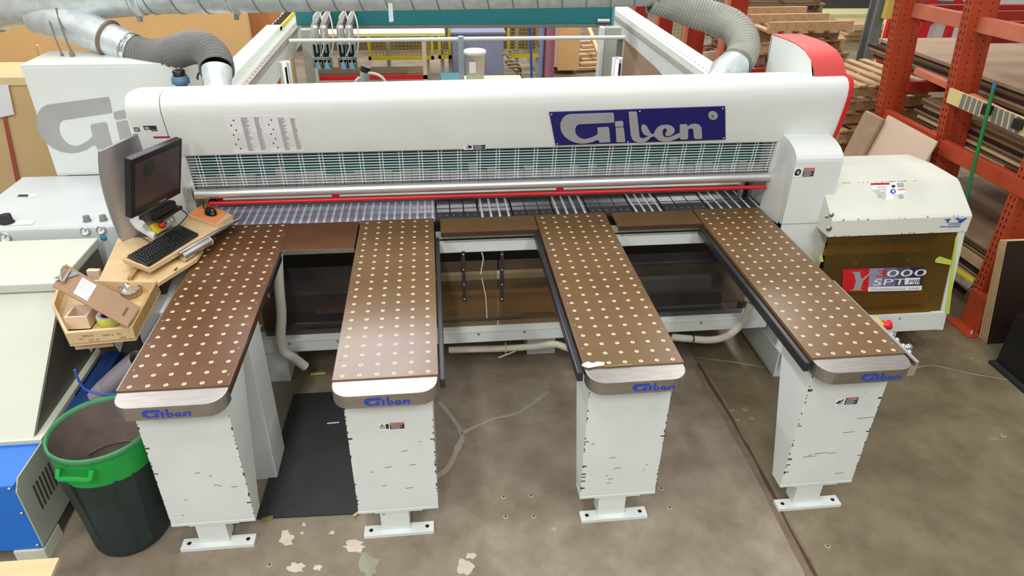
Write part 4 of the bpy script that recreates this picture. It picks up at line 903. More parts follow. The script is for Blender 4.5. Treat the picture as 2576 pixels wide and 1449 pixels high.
for k in range(5): mb.obox(mc0 + MX * (mw * (.1 + .06 * k)) - MY * (mh_ * .9) + MN * .001, MX, MY, MN, .004, .003, .0012)
mb.done('front_button', M['alu'], mo, kind='stuff')
MB().bar(P(372, 548, z=1.245), P(436, 512, z=1.245), .05, .05).done('hinge_block', M['black'], mo, bev=.012)
MB().obox(P(405, 535, z=1.21), MX.cross(Vector((0, 0, 1))).normalized() if False else (MX - Vector((0, 0, MX.z))).normalized(), Vector((0, 0, 1)).cross((MX - Vector((0, 0, MX.z))).normalized()), (0, 0, 1), .10, .07, .01).done('stand_foot', M['black'], mo, bev=.004)
tag(MB().tube(catmull([P(u, v, z=z) for u, v, z in ((436, 515, 1.23), (456, 527, 1.2), (471, 541, 1.15), (462, 553, 1.13), (450, 566, 1.13), (420, 580, 1.125), (396, 586, 1.13))], 6), .0035, 6).done('console_cable', M['black']), 'black cable looping from the monitor foot past the button panel', 'cable')
# wooden bin tray with odds and ends
rz, fz = 1.05, .990
rim = [P(u, v, z=rz) for u, v in ((150, 702), (396, 706), (333, 824), (165, 839), (129, 764))]
wt = thing('wooden_bin', 'five-sided pale wooden parts bin hung left of the leftmost table', 'wooden bin', tuple(sum(rim, Vector()) / 5 - Vector((0, 0, .1))))
ctr = sum(rim, Vector()) / 5
MB().slab([Vector((p.x, p.y, fz)) for p in rim], (0, 0, -.014)).done('bin_floor', M['ply'], wt)
for i in range(5):
    a, b = rim[i], rim[(i + 1) % 5]; ia, ib = a.lerp(ctr, .07), b.lerp(ctr, .07)
    h0 = fz if i != 2 else fz - .006
    MB().hexa([(a.x, a.y, h0), (b.x, b.y, h0), (ib.x, ib.y, h0), (ia.x, ia.y, h0), (a.x, a.y, rz), (b.x, b.y, rz), (ib.x, ib.y, rz), (ia.x, ia.y, rz)]).done('bin_side', M['ply'] if i != 1 else M['plyedge'], wt, bev=.0015)
mb = MB(); fa0, fb0 = rim[3], rim[2]; fx = (fb0 - fa0).normalized(); fn = Vector((fx.y, -fx.x, 0)); fl_ = (fb0 - fa0).length
for s, x, z, w in (('N [', .17, .30, .05), ('TEMPLATES', .22, .55, .16), ('LOT  42', .30, .1, .14), ('<PART 15', .52, .45, .15), ('BLK', .75, .5, .05), ('DASH', .77, .1, .08)):
    text(mb, s, fa0 + fx * (x * fl_) + fn * .001 + Vector((0, 0, -.06 + .056 * z)), fx, (0, 0, 1), .016, 0, width=w * fl_ * 1.1)
mb.done('pencil_writing', mat('pencil_grey', (120, 92, 62), .7), wt, recalc=False)
u0 = P(176, 857, z=.975); MB().obox(u0 + fx * .09 + Vector((0, .05, -.03)), fx, Vector((-fx.y, fx.x, 0)), (0, 0, 1), .085, .05, .026).done('under_block', M['ply'], wt, bev=.003)
for u in (160, 235):
    q = P(u, 868, z=.95); MB().slab([q + Vector((0, .12, 0)), q + Vector((.11, .12, 0)), q + Vector((.055, .10, -.12))], (0, .006, 0)).done('steel_bracket', M['steel'], wt)
cl = thing('clipboard', 'brown hardboard clipboard with white label lying across the wooden bin', 'clipboard', tuple(P(240, 750, z=1.09)))
CB = [P(165.6, 666, z=1.15), P(350.5, 772.5, z=1.066), P(320, 825, z=1.066), P(132.5, 721.5, z=1.15)]
cn = (CB[1] - CB[0]).cross(CB[3] - CB[0]).normalized(); cn = cn if cn.z > 0 else -cn
MB().slab(CB, cn * .005).done('board', mat('hardboard', (150, 118, 86), .6, var=.05), cl, bev=.001)
def cq(x, y, o=.0055): return (CB[0] * (1 - x) + CB[1] * x) * (1 - y) + (CB[3] * (1 - x) + CB[2] * x) * y + cn * o
mb = MB(); mb.quad([cq(.26, .14), cq(.455, .14), cq(.455, .86), cq(.26, .86)], 0)
for k in range(7): mb.quad([cq(.275 + .022 * k, .2, .0058), cq(.281 + .022 * k, .2, .0058), cq(.281 + .022 * k, .8 - .1 * (k % 2), .0058), cq(.275 + .022 * k, .8 - .1 * (k % 2), .0058)], 1)
mb.quad([cq(.44, .65, .0058), cq(.452, .65, .0058), cq(.452, .82, .0058), cq(.44, .82, .0058)], 1)
mb.done('paper_label', [M['paper'], M['ink']], cl, recalc=False)
MB().slab([cq(.88, .3, .004), cq(.91, .3, .004), cq(.91, .68, .004), cq(.88, .68, .004)], cn * .0018).done('grip_slot', mat('slot_brown', (96, 74, 54), .8), cl)
cx_ = (CB[1] - CB[0]).normalized(); cy_ = cn.cross(cx_)
MB().obox(cq(.09, .45, .010), cx_, cy_, cn, .018, .055, .004).done('clip_plate', M['chrome'], cl, bev=.003)
mb = MB(); mb.tube([cq(.075, .18, .016), cq(.03, .3, .035), cq(.03, .6, .035), cq(.075, .75, .016)], .004, 8); mb.tube([cq(.1, .2, .016), cq(.1, .72, .016)], .008, 10); mb.done('clip_spring', M['chrome'], cl)
wbx = thing('small_wooden_box', 'small open pine box standing in the wooden bin beside the tape roll', 'box', (-1.89, .50, fz))
q0, q1 = P(178, 833, z=fz), P(236, 828, z=fz)
bw = q1.x - q0.x; X0, X1, Y0, Y1, Z0, Z1 = q0.x - .012, q1.x - .012, q0.y + .006, q0.y + .115, fz, fz + .075
for nm, d in (('box_front', (X0, X1, Y0, Y0 + .009)), ('box_back', (X0, X1, Y1 - .009, Y1)), ('box_side', (X0, X0 + .009, Y0 + .009, Y1 - .009)), ('box_side', (X1 - .009, X1, Y0 + .009, Y1 - .009))): MB().box(*d, Z0, Z1).done(nm, mat('pale_pine', (226, 204, 172), .6) if nm == 'box_front' else M['pinkply'], wbx)
MB().box(X0, X1, Y0, Y1, Z0, Z0 + .006).done('box_floor', M['pinkply'], wbx)
tc_ = P(272, 822, z=fz + .001); rp_ = thing('tape_roll', 'roll of lime-green masking tape in the wooden bin', 'tape', tuple(tc_))
MB().lathe(tc_ + Vector((0, .045, 0)), [(.058, .002), (.060, .004), (.060, .044), (.058, .047)], 28).done('tape_edge', M['lime'], rp_)
MB().lathe(tc_ + Vector((0, .045, 0)), [(.058, .047), (.036, .047), (.036, .002), (.058, .002)], 28).done('tape_side', M['paper'], rp_)
MB().lathe(tc_ + Vector((0, .045, 0)), [(.0355, .046), (.033, .046), (.033, .002), (.0355, .002)], 28).done('tape_core', M['black'], rp_)
fc = P(331, 742, z=fz); fo = thing('foil_ashtray', 'wooden puck topped with crumpled foil in the wooden bin', 'ashtray', tuple(fc))
MB().lathe(fc, [(.045, 0), (.052, .004), (.052, .03), (.046, .034), (0, .034)], 8, smooth=False).done('wooden_puck', M['plyedge'], fo)
mb = MB(); rf = random.Random(4); vs = [fc + Vector((0, 0, .03))]
for i, (r, z) in enumerate(((.02, .032), (.035, .036), (.045, .05), (.052, .046), (.055, .034))):
    for k in range(16):
        t = 2 * PI * k / 16; rr = r * rf.uniform(.86, 1.12); vs.append(fc + Vector((rr * math.cos(t), rr * math.sin(t), z + rf.uniform(-.005, .005))))
mb.add(vs, [(0, 1 + k, 1 + (k + 1) % 16) for k in range(16)] + [(1 + i * 16 + k, 1 + i * 16 + (k + 1) % 16, 1 + (i + 1) * 16 + (k + 1) % 16, 1 + (i + 1) * 16 + k) for i in range(4) for k in range(16)])
mb.done('foil', M['chrome'], fo)
for k, (u, v, l) in enumerate(((232, 703, 'small pale wood block behind the clipboard, left one of two'), (246, 705, 'small pale wood block behind the clipboard, right one of two'))):
    q = P(u, v, z=fz + .002); tag(MB().box(q.x - .018, q.x + .018, q.y, q.y + .03, fz, fz + .055 + .004 * k).done('wood_block', M['pinkply'], bev=.002), l, 'wood block', 'wood blocks in the bin')

# ---------------------------------------------------------------- ducts
du = thing('main_duct', 'fat galvanised spiral duct running along the top above the saw', 'duct', (-.8, 2.8, 2.0))
DY = 2.8; zc = lambda x: 2.215 + .0115 * (x + 2.2)
MB().tube([(-1.45 - .7, DY, zc(-2.15)), (1.50, DY, zc(1.5))], .155, 28, caps=False).done('spiral_pipe', M['galv'], du)
he = []; pitch = .175
for k in range(int(3.65 / pitch * 20)):
    t = 2 * PI * k / 20; x = -2.15 + pitch * k / 20; he.append((x, DY + .156 * math.cos(t), zc(x) + .156 * math.sin(t)))
mb = MB(); mb.tube(he, .005, 6, caps=False); mb.done('spiral_seam', mat('duct_seam', (140, 148, 150), .45, .4), du)
MB().tube([(-3.05, DY, zc(-2.8) - .02), (-2.95, DY, zc(-2.8) - .02), (-2.22, DY, zc(-2.2) - .006), (-2.10, DY, zc(-2.1))], [.205, .205, .162, .160], 28, caps=False).done('taper_fitting', M['galv'], du)
MB().tube([(-3.9, DY + .1, 2.17), (-3.05, DY, zc(-2.9) - .02)], [.19, .19], 28, caps=False).done('end_pipe', M['galv'], du)
for x, r in ((-3.04, .212), (-2.14, .165), (-1.50, .162)):
    cl_ = MB().lathe((x, DY, zc(x) - (.02 if x < -3 else 0)), [(r - .012, -.035), (r - .004, -.03), (r, -.016), (r + .012, -.01), (r + .012, .01), (r, .016), (r - .004, .03), (r - .012, .035)], 28, axis=(1, 0, 0)).done('clamp_ring', M['galv'], du)
    MB().box(x - .012, x + .012, DY - .14 * 0 - .07, DY - .03, zc(x) - r - .03, zc(x) - r + .01).done('clamp_bolt', M['steel'], cl_)
hs = P(982, 22, y=2.62); MB().slab([P(u, v, y=2.62) for u, v in ((976, 8), (987, 8), (990, 54), (979, 56))], (0, .004, 0)).done('hanger_strap', M['galv'], du)
yb_o = [P(100, 30, y=2.78), P(170, 55, y=2.72), P(275, 98, y=2.62)]
br = thing('branch_duct', 'galvanised Y-branch dropping from the main duct towards the left hose', 'duct', tuple(P(200, 70, y=2.7)))
MB().tube(catmull(yb_o, 4), [.15, .145, .14, .135, .13, .125, .12, .115, .112], 24, caps=False).done('branch_pipe', M['galv'], br)
dv = (yb_o[2] - yb_o[1]).normalized()
MB().lathe(yb_o[2], [(.108, -.014), (.122, -.008), (.127, 0), (.122, .008), (.108, .014)], 26, axis=dv).done('clamp_ring', mat('rusty_clamp', (128, 112, 98), .6, .3, var=.2), br)
e1 = P(336, 126, y=2.57); MB().tube([yb_o[2], e1], [.108, .106], 24, caps=False).done('branch_collar', M['galv'], br)
lh = thing('left_flex_hose', 'dark grey ribbed hose curving from the branch duct down to the saw hood', 'hose', (-1.75, 2.2, 1.85))
hp = [P(333, 125, y=2.57), P(352, 132, y=2.54), P(390, 140, y=2.46), P(435, 133, y=2.36), P(478, 120, y=2.26), P(515, 123, y=2.18), P(540, 148, y=2.08), P(546, 178, y=1.98)]
ribbed(hp, .096, .030, .007, 22).done('hose', M['hose'], lh)
MB().lathe(hp[0], [(.104, -.02), (.11, -.018), (.11, .018), (.104, .02)], 24, axis=hp[1] - hp[0]).done('hose_clamp', M['chrome'], lh)
cb_ = P(548, 225, y=1.88); MB().tube([hp[-1] + Vector((0, 0, .01)), hp[-1].lerp(cb_, .45), hp[-1].lerp(cb_, .5), cb_ - Vector((0, 0, .05))], [.088, .084, .078, .078], 24, caps=False).done('hood_spigot', M['galv'], lh)
MB().tube(catmull([P(508, 180, y=2.0), P(500, 184, y=1.99), P(496, 196, y=1.98), P(500, 199, y=1.98)], 4), .006, 6).done('clamp_tail', M['black'], lh)
rh = thing('right_flex_hose', 'pale grey ribbed hose bending from the main duct to the right hood end', 'hose', (2.0, 2.4, 1.85))
rp_ = [P(1640, -8, y=2.8), P(1690, 8, y=2.79), P(1745, 30, y=2.75), P(1800, 47, y=2.68), P(1845, 68, y=2.58), P(1868, 100, y=2.47), P(1868, 135, y=2.37), P(1850, 162, y=2.28)]
MB().tube([Vector((1.46, DY, zc(1.46))), Vector((1.52, DY, zc(1.52))), rp_[0] + Vector((.02, 0, 0))], [.157, .157, .116], 24, caps=False).done('duct_end_collar', M['galv'], du)
rr_ = ribbed(rp_, .110, .024, .004, 22).done('hose', M['hosepale'], rh)
ed = rp_[-1] - rp_[-2]
MB().lathe(rp_[-1], [(.110, -.02), (.117, -.018), (.117, .010), (.110, .014)], 24, axis=ed).done('hose_clamp', M['hose'], rh)
q = P(1818, 183, y=2.20); q2 = P(1780, 212, y=2.08)
MB().tube([rp_[-1], q, q.lerp(q2, .2), q2 + Vector((0, 0, -.06))], [.112, .100, .074, .072], 24, caps=False).done('reducer', M['galv'], rh)

# ---------------------------------------------------------------- conduits, mat, small floor things
def hose_thing(pts, r, name, lab, m='pvc', rib=0):
    mb = ribbed(pts, r, .011, .0018, 12) if rib else MB().tube(catmull(pts, 6), r, 12)
    return tag(mb.done(name, M[m]), lab, 'conduit')
hose_thing([P(u, v, y=y) for u, v, y in ((698, 640, 1.22), (702, 720, 1.18), (708, 790, 1.17), (706, 850, 1.17), (714, 885, 1.17), (738, 900, 1.17), (768, 922, 1.19))], .030, 'white_conduit', 'cream plastic pipe bending under the gap between the two left tables')
hose_thing([P(u, v, y=y) for u, v, y in ((1890, 760, 1.17), (1872, 805, 1.19), (1835, 842, 1.21), (1790, 855, 1.22), (1735, 852, 1.24), (1690, 848, 1.26))], .024, 'ribbed_conduit', 'white ribbed conduit sagging below the rail left of the rightmost table', rib=1)
hose_thing([P(u, v, y=y) for u, v, y in ((1130, 880, 1.35), (1250, 877, 1.3), (1340, 872, 1.26), (1395, 866, 1.22), (1430, 876, 1.2), (1470, 885, 1.2))], .022, 'ribbed_conduit', 'white ribbed conduit hanging below the rail between the middle tables', rib=1)
for u, v in ((1412, 868), (1742, 850)):
    q = P(u, v, y=1.225); tag(MB().lathe(q, [(.026, -.004), (.029, -.004), (.029, .004), (.026, .004)], 14, axis=(1, 0, 0)).tube([q + Vector((0, 0, .026)), q + Vector((.004, 0, .045))], .004, 5).done('cable_tie', M['black']), 'black cable tie on the ribbed conduit ' + ('between the middle tables' if u < 1500 else 'beside the rightmost table'), 'cable tie')
tag(MB().slab([(-1.19, .135, .001), (-.66, .12, .001), (-.60, 1.15, .001), (-1.16, 1.15, .001)], (0, 0, .008)).done('floor_mat', mat('black_floor_mat', (44, 47, 46), .5, var=.25, scale=5)), 'black rubber mat on the floor between the two left feed tables', 'mat')
q = P(838, 1064, z=.010); tag(MB().obox(q, (1, .05, 0), (-.05, 1, 0), (0, 0, 1), .036, .004, .002).done('white_stick', M['paper']), 'thin white strip lying on the black floor mat', 'stick')
q = P(800, 940, z=.010); tag(MB().obox(q, (1, .05, 0), (-.05, 1, 0), (0, 0, 1), .05, .009, .003).done('lime_tape_scrap', M['lime']), 'lime tape scrap on the floor under the saw', 'tape scrap')
q = P(900, 1290, z=.0115); tag(MB().obox(q, (.7, .7, 0), (-.7, .7, 0), (0, 0, 1), .028, .007, .003).done('wood_chip', M['ply']), 'pale wood splinter at the mat corner by the second table leg', 'wood chip')
q = P(672, 1305, z=.006); tag(MB().obox(q, (.98, .2, 0), (-.2, .98, 0), (0, 0, 1), .03, .012, .005).done('crumpled_tape', mat('olive_tape', (130, 124, 66), .7), bev=.003), 'crumpled olive tape at the mat corner by the leftmost table', 'tape scrap')
q = P(1272, 880, y=1.3); st_ = [P(1272, 862, y=1.27), P(1272, 893, y=1.27)]
tag(MB().tube(st_, .003, 5).tube([P(1254, 900, y=1.26), P(1272, 893, y=1.27), P(1300, 882, y=1.28)], .005, 6).done('knotted_cord', M['pvc']), 'pale knotted cord dangling below the rail between the middle tables', 'cord')
q = P(642, 1050, y=.55); tag(MB().box(-1.275, -1.185, .52, .75, 0, .40).done('timber_prop', M['mdf'], bev=.004), 'orange-brown timber block standing behind the leftmost table leg', 'timber')
# ---------------------------------------------------------------- rear infeed frame behind the saw
rf_ = thing('infeed_frame', 'white rear infeed frame with perforated rails and teal crossbeam behind the saw', 'frame', (.2, 4.2, 0))
for s, xa, xb in ((-1, -1.92, -1.62), (1, 2.105, 2.33)):
    if s < 0:
        MB().box(-1.92, -1.765, 2.76, 5.6, 1.36, 1.50).done('rail', M['white'], rf_, bev=.004); MB().box(-1.765, -1.625, 2.76, 7.4, 1.40, 1.452).done('rail_step', M['greyside'], rf_)
        MB().box(-1.675, -1.622, 2.76, 7.4, 1.452, 1.470).done('hole_strip', M['alu'], rf_)
        ch = MB().box(-1.92, -1.79, 5.6, 7.6, 1.38, 1.46).done('cable_chain', M['paper'], rf_)
        for k in range(12): MB().box(-1.90, -1.80, 5.7 + .16 * k, 5.78 + .16 * k, 1.46, 1.474).done('chain_link', M['black'], ch)
        MB().box(-1.79, -1.765, 5.5, 7.6, 1.40, 1.49).done('striped_edge', M['yellow'], rf_)
    else:
        MB().box(xa, xb, 2.06, 7.4, 1.40, 1.50).done('rail', M['white'], rf_, bev=.004); MB().box(xa - .03, xa, 2.06, 7.4, 1.42, 1.46).done('rail_groove', M['greyside'], rf_)
    mb = MB(); hx = -1.648 if s < 0 else 2.16
    for k in range(44): mb.lathe((hx, (2.8 if s < 0 else 2.1) + .104 * k, 1.4712 if s < 0 else 1.5012), [(0, 0), (.010, 0)], 8)
    mb.done('rail_hole', M['concrete_dark'], rf_, kind='stuff')
    x = -1.625 if s < 0 else 2.105
    MB().slab([(x, 2.76 if s < 0 else 2.06, 1.40), (x, 7.2, 1.40), (x, 7.2, 1.28), (x, 4.6, 1.24), (x, 2.76 if s < 0 else 2.06, 1.05)], (-.02 if s < 0 else .02, 0, 0)).done('rail_web', M['leg'], rf_)
MB().box(-1.53, -1.41, 5.30, 5.42, 0, 1.50).done('post', M['greyside'], rf_, bev=.006); MB().box(-1.425, -1.40, 5.28, 5.30, .2, 1.46).done('post_flange', M['leg'], rf_)
MB().box(1.71, 1.90, 5.30, 5.42, 0, 1.50).done('post', M['greyside'], rf_, bev=.006); MB().box(1.675, 1.71, 5.28, 5.42, 0, 1.50).done('post_flange', M['white'], rf_)
MB().tube([P(728, 103, y=4.7), P(1572, 94, y=4.7)], .020, 12).done('cross_tube', M['white'], rf_)
q = P(1159, 99, y=4.69); MB().box(q.x - .025, q.x + .025, 4.66, 4.72, 0, q.z + .03).done('tube_support', mat('blue_grey_post', (166, 180, 192), .45), rf_, bev=.004)
q = P(1561, 98, y=4.72); MB().box(q.x - .022, q.x + .03, 4.72, 4.78, 0, q.z + .02).done('tube_support', M['hose'], rf_, bev=.003)
tb = MB().box(-1.60, 1.84, 5.56, 5.78, 1.495, 1.72).done('teal_crossbeam', M['teal'], rf_, bev=.004, label='teal steel crossbeam')
MB().box(-1.55, 1.80, 5.54, 5.58, 1.462, 1.494).done('beam_track', M['hose'], tb, bev=.003)
MB().box(1.84, 1.86, 5.5, 5.8, 1.46, 1.76).done('beam_end_plate', M['tealpale'], tb)
MB().tube([P(1503, 52, y=5.5), P(1533, 52, y=5.5)], .022, 10).done('grey_bumper', M['alu'], tb)
# four pneumatic grippers hanging from the crossbeam
gl = ('leftmost', 'second from left', 'third from left', 'rightmost')
for i, u in enumerate((790, 813, 855, 877)):
    Y = 5.0; a = P(u, 62, y=Y); b = P(u + (1 if i < 2 else 2), 171, y=Y); h = a.z - b.z; x = a.x; w = .040
    g = thing('gripper', gl[i] + ' of the four grey panel grippers with blue tips on the teal crossbeam', 'gripper', (x, Y, b.z), 'panel grippers')
    MB().lathe((x, Y, a.z - h * .44), [(0, 0), (w, 0), (w, h * .38), (w * .82, h * .44), (0, h * .44)], 12, smooth=False).done('air_cylinder', M['alu'], g)
    for s in (-1, 1): MB().box(x + s * w - .008, x + s * w + .008, Y - .04, Y + .04, b.z + h * .02, a.z - h * .42).done('side_plate', M['tealpale'] if s > 0 else M['alu'], g)
    MB().box(x - w, x + w, Y + .02, Y + .05, b.z + .05, a.z - h * .4).done('dark_back', M['motor'], g)
    MB().bar((x, Y - .01, a.z - h * .45), (x, Y - .01, b.z + h * .36), .02, .02).done('piston_rod', M['chrome'], g)
    MB().box(x - w - .012, x + w + .012, Y - .06, Y + .03, b.z + h * .22, b.z + h * .29).done('jaw_bracket', M['chrome'], g, bev=.006)
    MB().hexa([(x - .026, Y - .05, b.z), (x + .026, Y - .05, b.z), (x + .026, Y + .02, b.z), (x - .026, Y + .02, b.z), (x - .005, Y - .05, b.z + .09), (x + .005, Y - .05, b.z + .09), (x + .005, Y + .02, b.z + .09), (x - .005, Y + .02, b.z + .09)]).done('blue_tip', mat('light_blue_tip', (120, 186, 214), .4), g)
    for s in (-1, 1): MB().box(x + s * (w + .004) - .007, x + s * (w + .004) + .007, Y - .055, Y - .02, b.z + .01, b.z + h * .24).done('jaw_finger', M['chrome'], g)
    MB().bar((x, Y, a.z - .02), (x, 5.56, a.z + .02), .05, .06).done('mounting_arm', M['hose'], g)
    MB().tube(catmull([(x, Y - .02, a.z), (x + .01, Y - .03, a.z + .08), (x + .05, Y + .1, a.z + .10), (x + .09, Y - .02, a.z - .02), (x + .075, Y - .05, a.z - .22), (x + .03, Y - .05, a.z - .30)], 6), .007, 6).done('air_hose', M['pvc'], g)
for nm, lab, pts, y in (('slotted_post', 'grey slotted post behind the hood, left one', ((715, 155), (727, 235)), 3.0), ('slotted_post', 'grey slotted post behind the hood, right one beside the pinkish panel', ((1554, 146), (1545, 232)), 3.0)):
    a, b = P(*pts[0], y=y), P(*pts[1], y=y); t = thing(nm, lab, 'post', (a.x, y, 0), 'slotted posts behind the hood')
    a.x = b.x = (a.x + b.x) / 2
    MB().lathe((a.x, y, 0), [(.045, 0), (.045, a.z), (.038, a.z + .004), (0, a.z + .004)], 16).done('post_body', M['alu'], t)
    MB().box(a.x + .005, a.x + .02, y - .05, y - .03, .5, a.z - .03).done('black_slot', M['black'], t)
a, b = P(918, 180, y=2.9), P(905, 232, y=2.9); t = thing('sensor_head', 'grey cylinder with black top and cream hoses behind the hood', 'cylinder', (b.x, 2.9, 1.3))
MB().tube([b - Vector((0, 0, .3)), a], .035, 14).done('cylinder_body', M['alu'], t); MB().tube([a, a + (a - b).normalized() * .04], .037, 14).done('black_top', M['black'], t)
for p in (((925, 183), (950, 188), (968, 203), (975, 230)), ((905, 195), (895, 205), (890, 230))): MB().tube(catmull([P(u, v, y=2.88) for u, v in p], 5), .011, 8).done('cream_hose', M['pvc'], t)

# ---------------------------------------------------------------- beyond the frame
def poly(pts, t, name, m, lab, cat, **k): return tag(MB().slab(pts, t).done(name, M[m] if isinstance(m, str) else m), lab, cat, **k)
wl = MB(); wl.box(-9, P(622, 60, y=6.0).x, 6.0, 6.1, 0, 3.2); wl.done('wall_left', M['mdf'], kind='structure')
q = P(633, 60, y=6.3); tag(MB().box(q.x - .02, q.x + .22, 6.3, 6.9, 0, 2.2).done('orange_carton', mat('orange_brown_board', (188, 124, 70), .6), bev=.01), 'orange-brown tall board box beside the tan partition', 'box')
tag(MB().box(P(651, 60, y=7.75).x, P(651, 60, y=7.75).x + .32, 7.75, 8.2, 0, 2.3).done('pale_carton', M['mdfpale'], bev=.01), 'pale tall board box right of the orange-brown one', 'box')
cr2 = thing('board_crate', 'pale tan board crate with a red strap at the far left', 'crate', (-4.2, 3.3, 0))
zt_ = 1.60; MB().box(-6.2, -2.79, 3.0, 3.5, 0, zt_).done('crate_body', M['mdfpale'], cr2, bev=.006)
MB().box(-6.2, -2.775, 2.985, 3.0, zt_ - .055, zt_ + .004).done('crate_ledge', mat('pale_ledge', (232, 206, 160), .6), cr2, bev=.003)
MB().slab([P(u, v, y=2.982) for u, v in ((-4, 244), (4, 244), (54, 478), (44, 482))], (0, .004, 0)).done('red_strap', mat('brick_red_strap', (172, 84, 64), .6), cr2)
q = P(120, 150, y=3.6); MB().box(P(92, 130, y=3.6).x, P(98, 130, y=3.6).x, 3.6, 3.64, 0, P(95, 115, y=3.6).z).done('corner_stake', M['mdfpale'], cr2)
pts = [P(u, v, y=2.978) for u, v in ((-30, 215), (20, 213), (36, 288), (-20, 300))]; poly(pts, (0, .002, 0), 'wall_notice', 'paper', 'white sheet of paper taped to the tan crate at the left edge', 'paper')
# cart with a white board on top and red lower bar
ct_ = thing('sheet_cart', 'low cart with pale board top and red lower bar, seen behind the grippers', 'cart', (-.95, 8.3, 0))
MB().box(-1.98, .03, 8.0, 8.85, .925, .96).done('cart_top', mat('pale_lime_board', (240, 238, 206), .6), ct_, bev=.003)
MB().box(-1.98, .03, 7.99, 8.0, .915, .955).done('lime_edge', mat('lime_edge_band', (206, 210, 130), .6), ct_)
MB().box(-1.95, -.25, 8.02, 8.06, .30, .36).done('red_bar', M['red'], ct_)
for x in (-.28, -1.93):
    MB().box(x - .03, x + .03, 8.02, 8.08, .06, .92).done('cart_leg', M['pinkply'], ct_); MB().lathe((x, 8.05, .06), [(0, -.02), (.06, -.02), (.06, .02), (0, .02)], 14, axis=(0, 1, 0)).done('cart_wheel', M['rubber'], ct_)
MB().box(-1.95, -.25, 8.1, 8.8, .28, .31).done('lower_deck', M['sheetdk'], ct_)
# yellow mesh fence
def fence(u0, v0, u1, v1, y, lab):
    a, b = P(u0, v0, y=y), P(u1, v1, y=y); t = thing('fence_panel', lab, 'fence', ((a.x + b.x) / 2, y, 0), 'yellow mesh fence panels')
    w = .045; zt, zb = a.z + .25, b.z
    for n_, d in (('frame_bar', (a.x, b.x, zb, zb + w * 1.3)), ('frame_bar', (a.x, b.x, zt - w, zt)), ('frame_bar', (a.x, a.x + w, zb, zt)), ('frame_bar', (b.x - w, b.x, zb, zt))): MB().box(d[0], d[1], y, y + .04, d[2], d[3]).done(n_, M['yellow'], t)
    mb = MB()
    for k in range(int((b.x - a.x) / .06)): mb.box(a.x + .06 * k, a.x + .06 * k + .009, y + .01, y + .016, zb, zt)
    for k in range(int((zt - zb) / .06)): mb.box(a.x, b.x, y + .016, y + .022, zb + .06 * k, zb + .06 * k + .009)
    mb.done('wire_mesh', mat('dull_yellow_wire', (150, 138, 60), .6), t, kind='stuff')
    for x in (a.x + .3 * (b.x - a.x), b.x - .1 * (b.x - a.x)): MB().box(x - .03, x + .03, y + .05, y + .1, 0, zt).done('fence_post', M['greyside'], t)
fence(922, 88, 1092, 150, 9.3, 'yellow mesh fence panel seen beneath the pale cart top')
fence(1100, 70, 1136, 148, 9.3, 'narrow yellow mesh fence panel left of the grey-blue bin')
fence(1276, 62, 1362, 145, 9.6, 'yellow mesh fence panel between grey-blue bin and maroon pipe')
fence(1672, 70, 1722, 122, 9.2, 'yellow mesh fence panel seen between the far red rack posts')
poly([(-3.0, 11.5, 0), (2.2, 11.5, 0), (2.2, 11.5, 1.5), (-3.0, 11.5, 1.5)], (0, .3, 0), 'scrap_heap', mat('dim_brown_heap', (94, 76, 50), .9, var=.5, scale=4), 'dim brown heap of scrap behind the yellow fence', 'scrap')
gb = thing('storage_bin', 'grey-blue lidded storage bin behind the white bucket', 'bin', (.58, 9.8, 0))
MB().box(.16, .99, 9.1, 9.75, 0, .74).done('bin_body', M['greyblue'], gb, bev=.02); MB().box(.13, 1.02, 9.07, 9.78, .73, .77).done('bin_lid', M['greyblue'], gb, bev=.01)
sb = thing('scrap_bench', 'low bench of scrap boards under the white bucket', 'bench', (.65, 7.0, 0))
MB().box(.05, 1.05, 6.6, 7.4, .455, .495).done('bench_board', M['pinkply'], sb, bev=.004); MB().box(-.06, .2, 6.75, 7.5, .50, .515).done('dark_board', M['teal'], sb)
for x in (.1, 1.0): MB().box(x - .03, x + .03, 6.7, 7.3, 0, .455).done('bench_leg', M['pine'], sb)
bk = thing('white_bucket', 'milky white lidded bucket with green liquid behind the hood', 'bucket', (.395, 7.0, .497))
MB().lathe((.395, 7, .497), [(.0, 0), (.115, 0), (.135, .40), (.14, .40)], 26).done('bucket_body', M['bucket'], bk)
MB().lathe((.395, 7, .50), [(0, 0), (.118, 0), (.1215, .15), (0, .15)], 24).done('green_liquid', M['liquid'], bk)
MB().lathe((.395, 7, .88), [(.145, 0), (.15, .01), (.15, .035), (.14, .045), (0, .047)], 26).done('bucket_lid', mat('lid_white', (236, 236, 228), .4), bk)
q = P(1190, 150, y=6.86); MB().box(q.x - .05, q.x + .035, 6.862, 6.868, .66, .80).done('bucket_label', M['paper'], bk)
for k, (u, v, l) in enumerate(((1290, 203, 'pinkish scrap block on the low bench beside the bucket'), (1262, 196, 'small scrap crumple on the low bench by the bucket'))):
    q = P(u, v, y=6.9); tag(MB().box(q.x - .09, q.x + .09, 6.85, 6.98, .496, .56 - .02 * k).done('wood_scrap', M['pinkply'] if k == 0 else M['pine'], bev=.006), l, 'scrap')
mc2 = thing('maroon_pipe', 'maroon painted standpipe with blue hose beside the tan carton', 'pipe', (1.69, 8.84, 0))
MB().lathe((1.69, 8.84, 0), [(.105, 0), (.105, .06), (.092, .07), (.092, 3.0)], 20).done('pipe', M['maroon'], mc2)
MB().tube([(1.55, 8.80, .0), (1.56, 8.80, .6), (1.58, 8.8, 1.2), (1.6, 8.8, 2.2)], .04, 10).done('blue_sleeve', mat('faded_blue_hose', (120, 140, 176), .5), mc2)
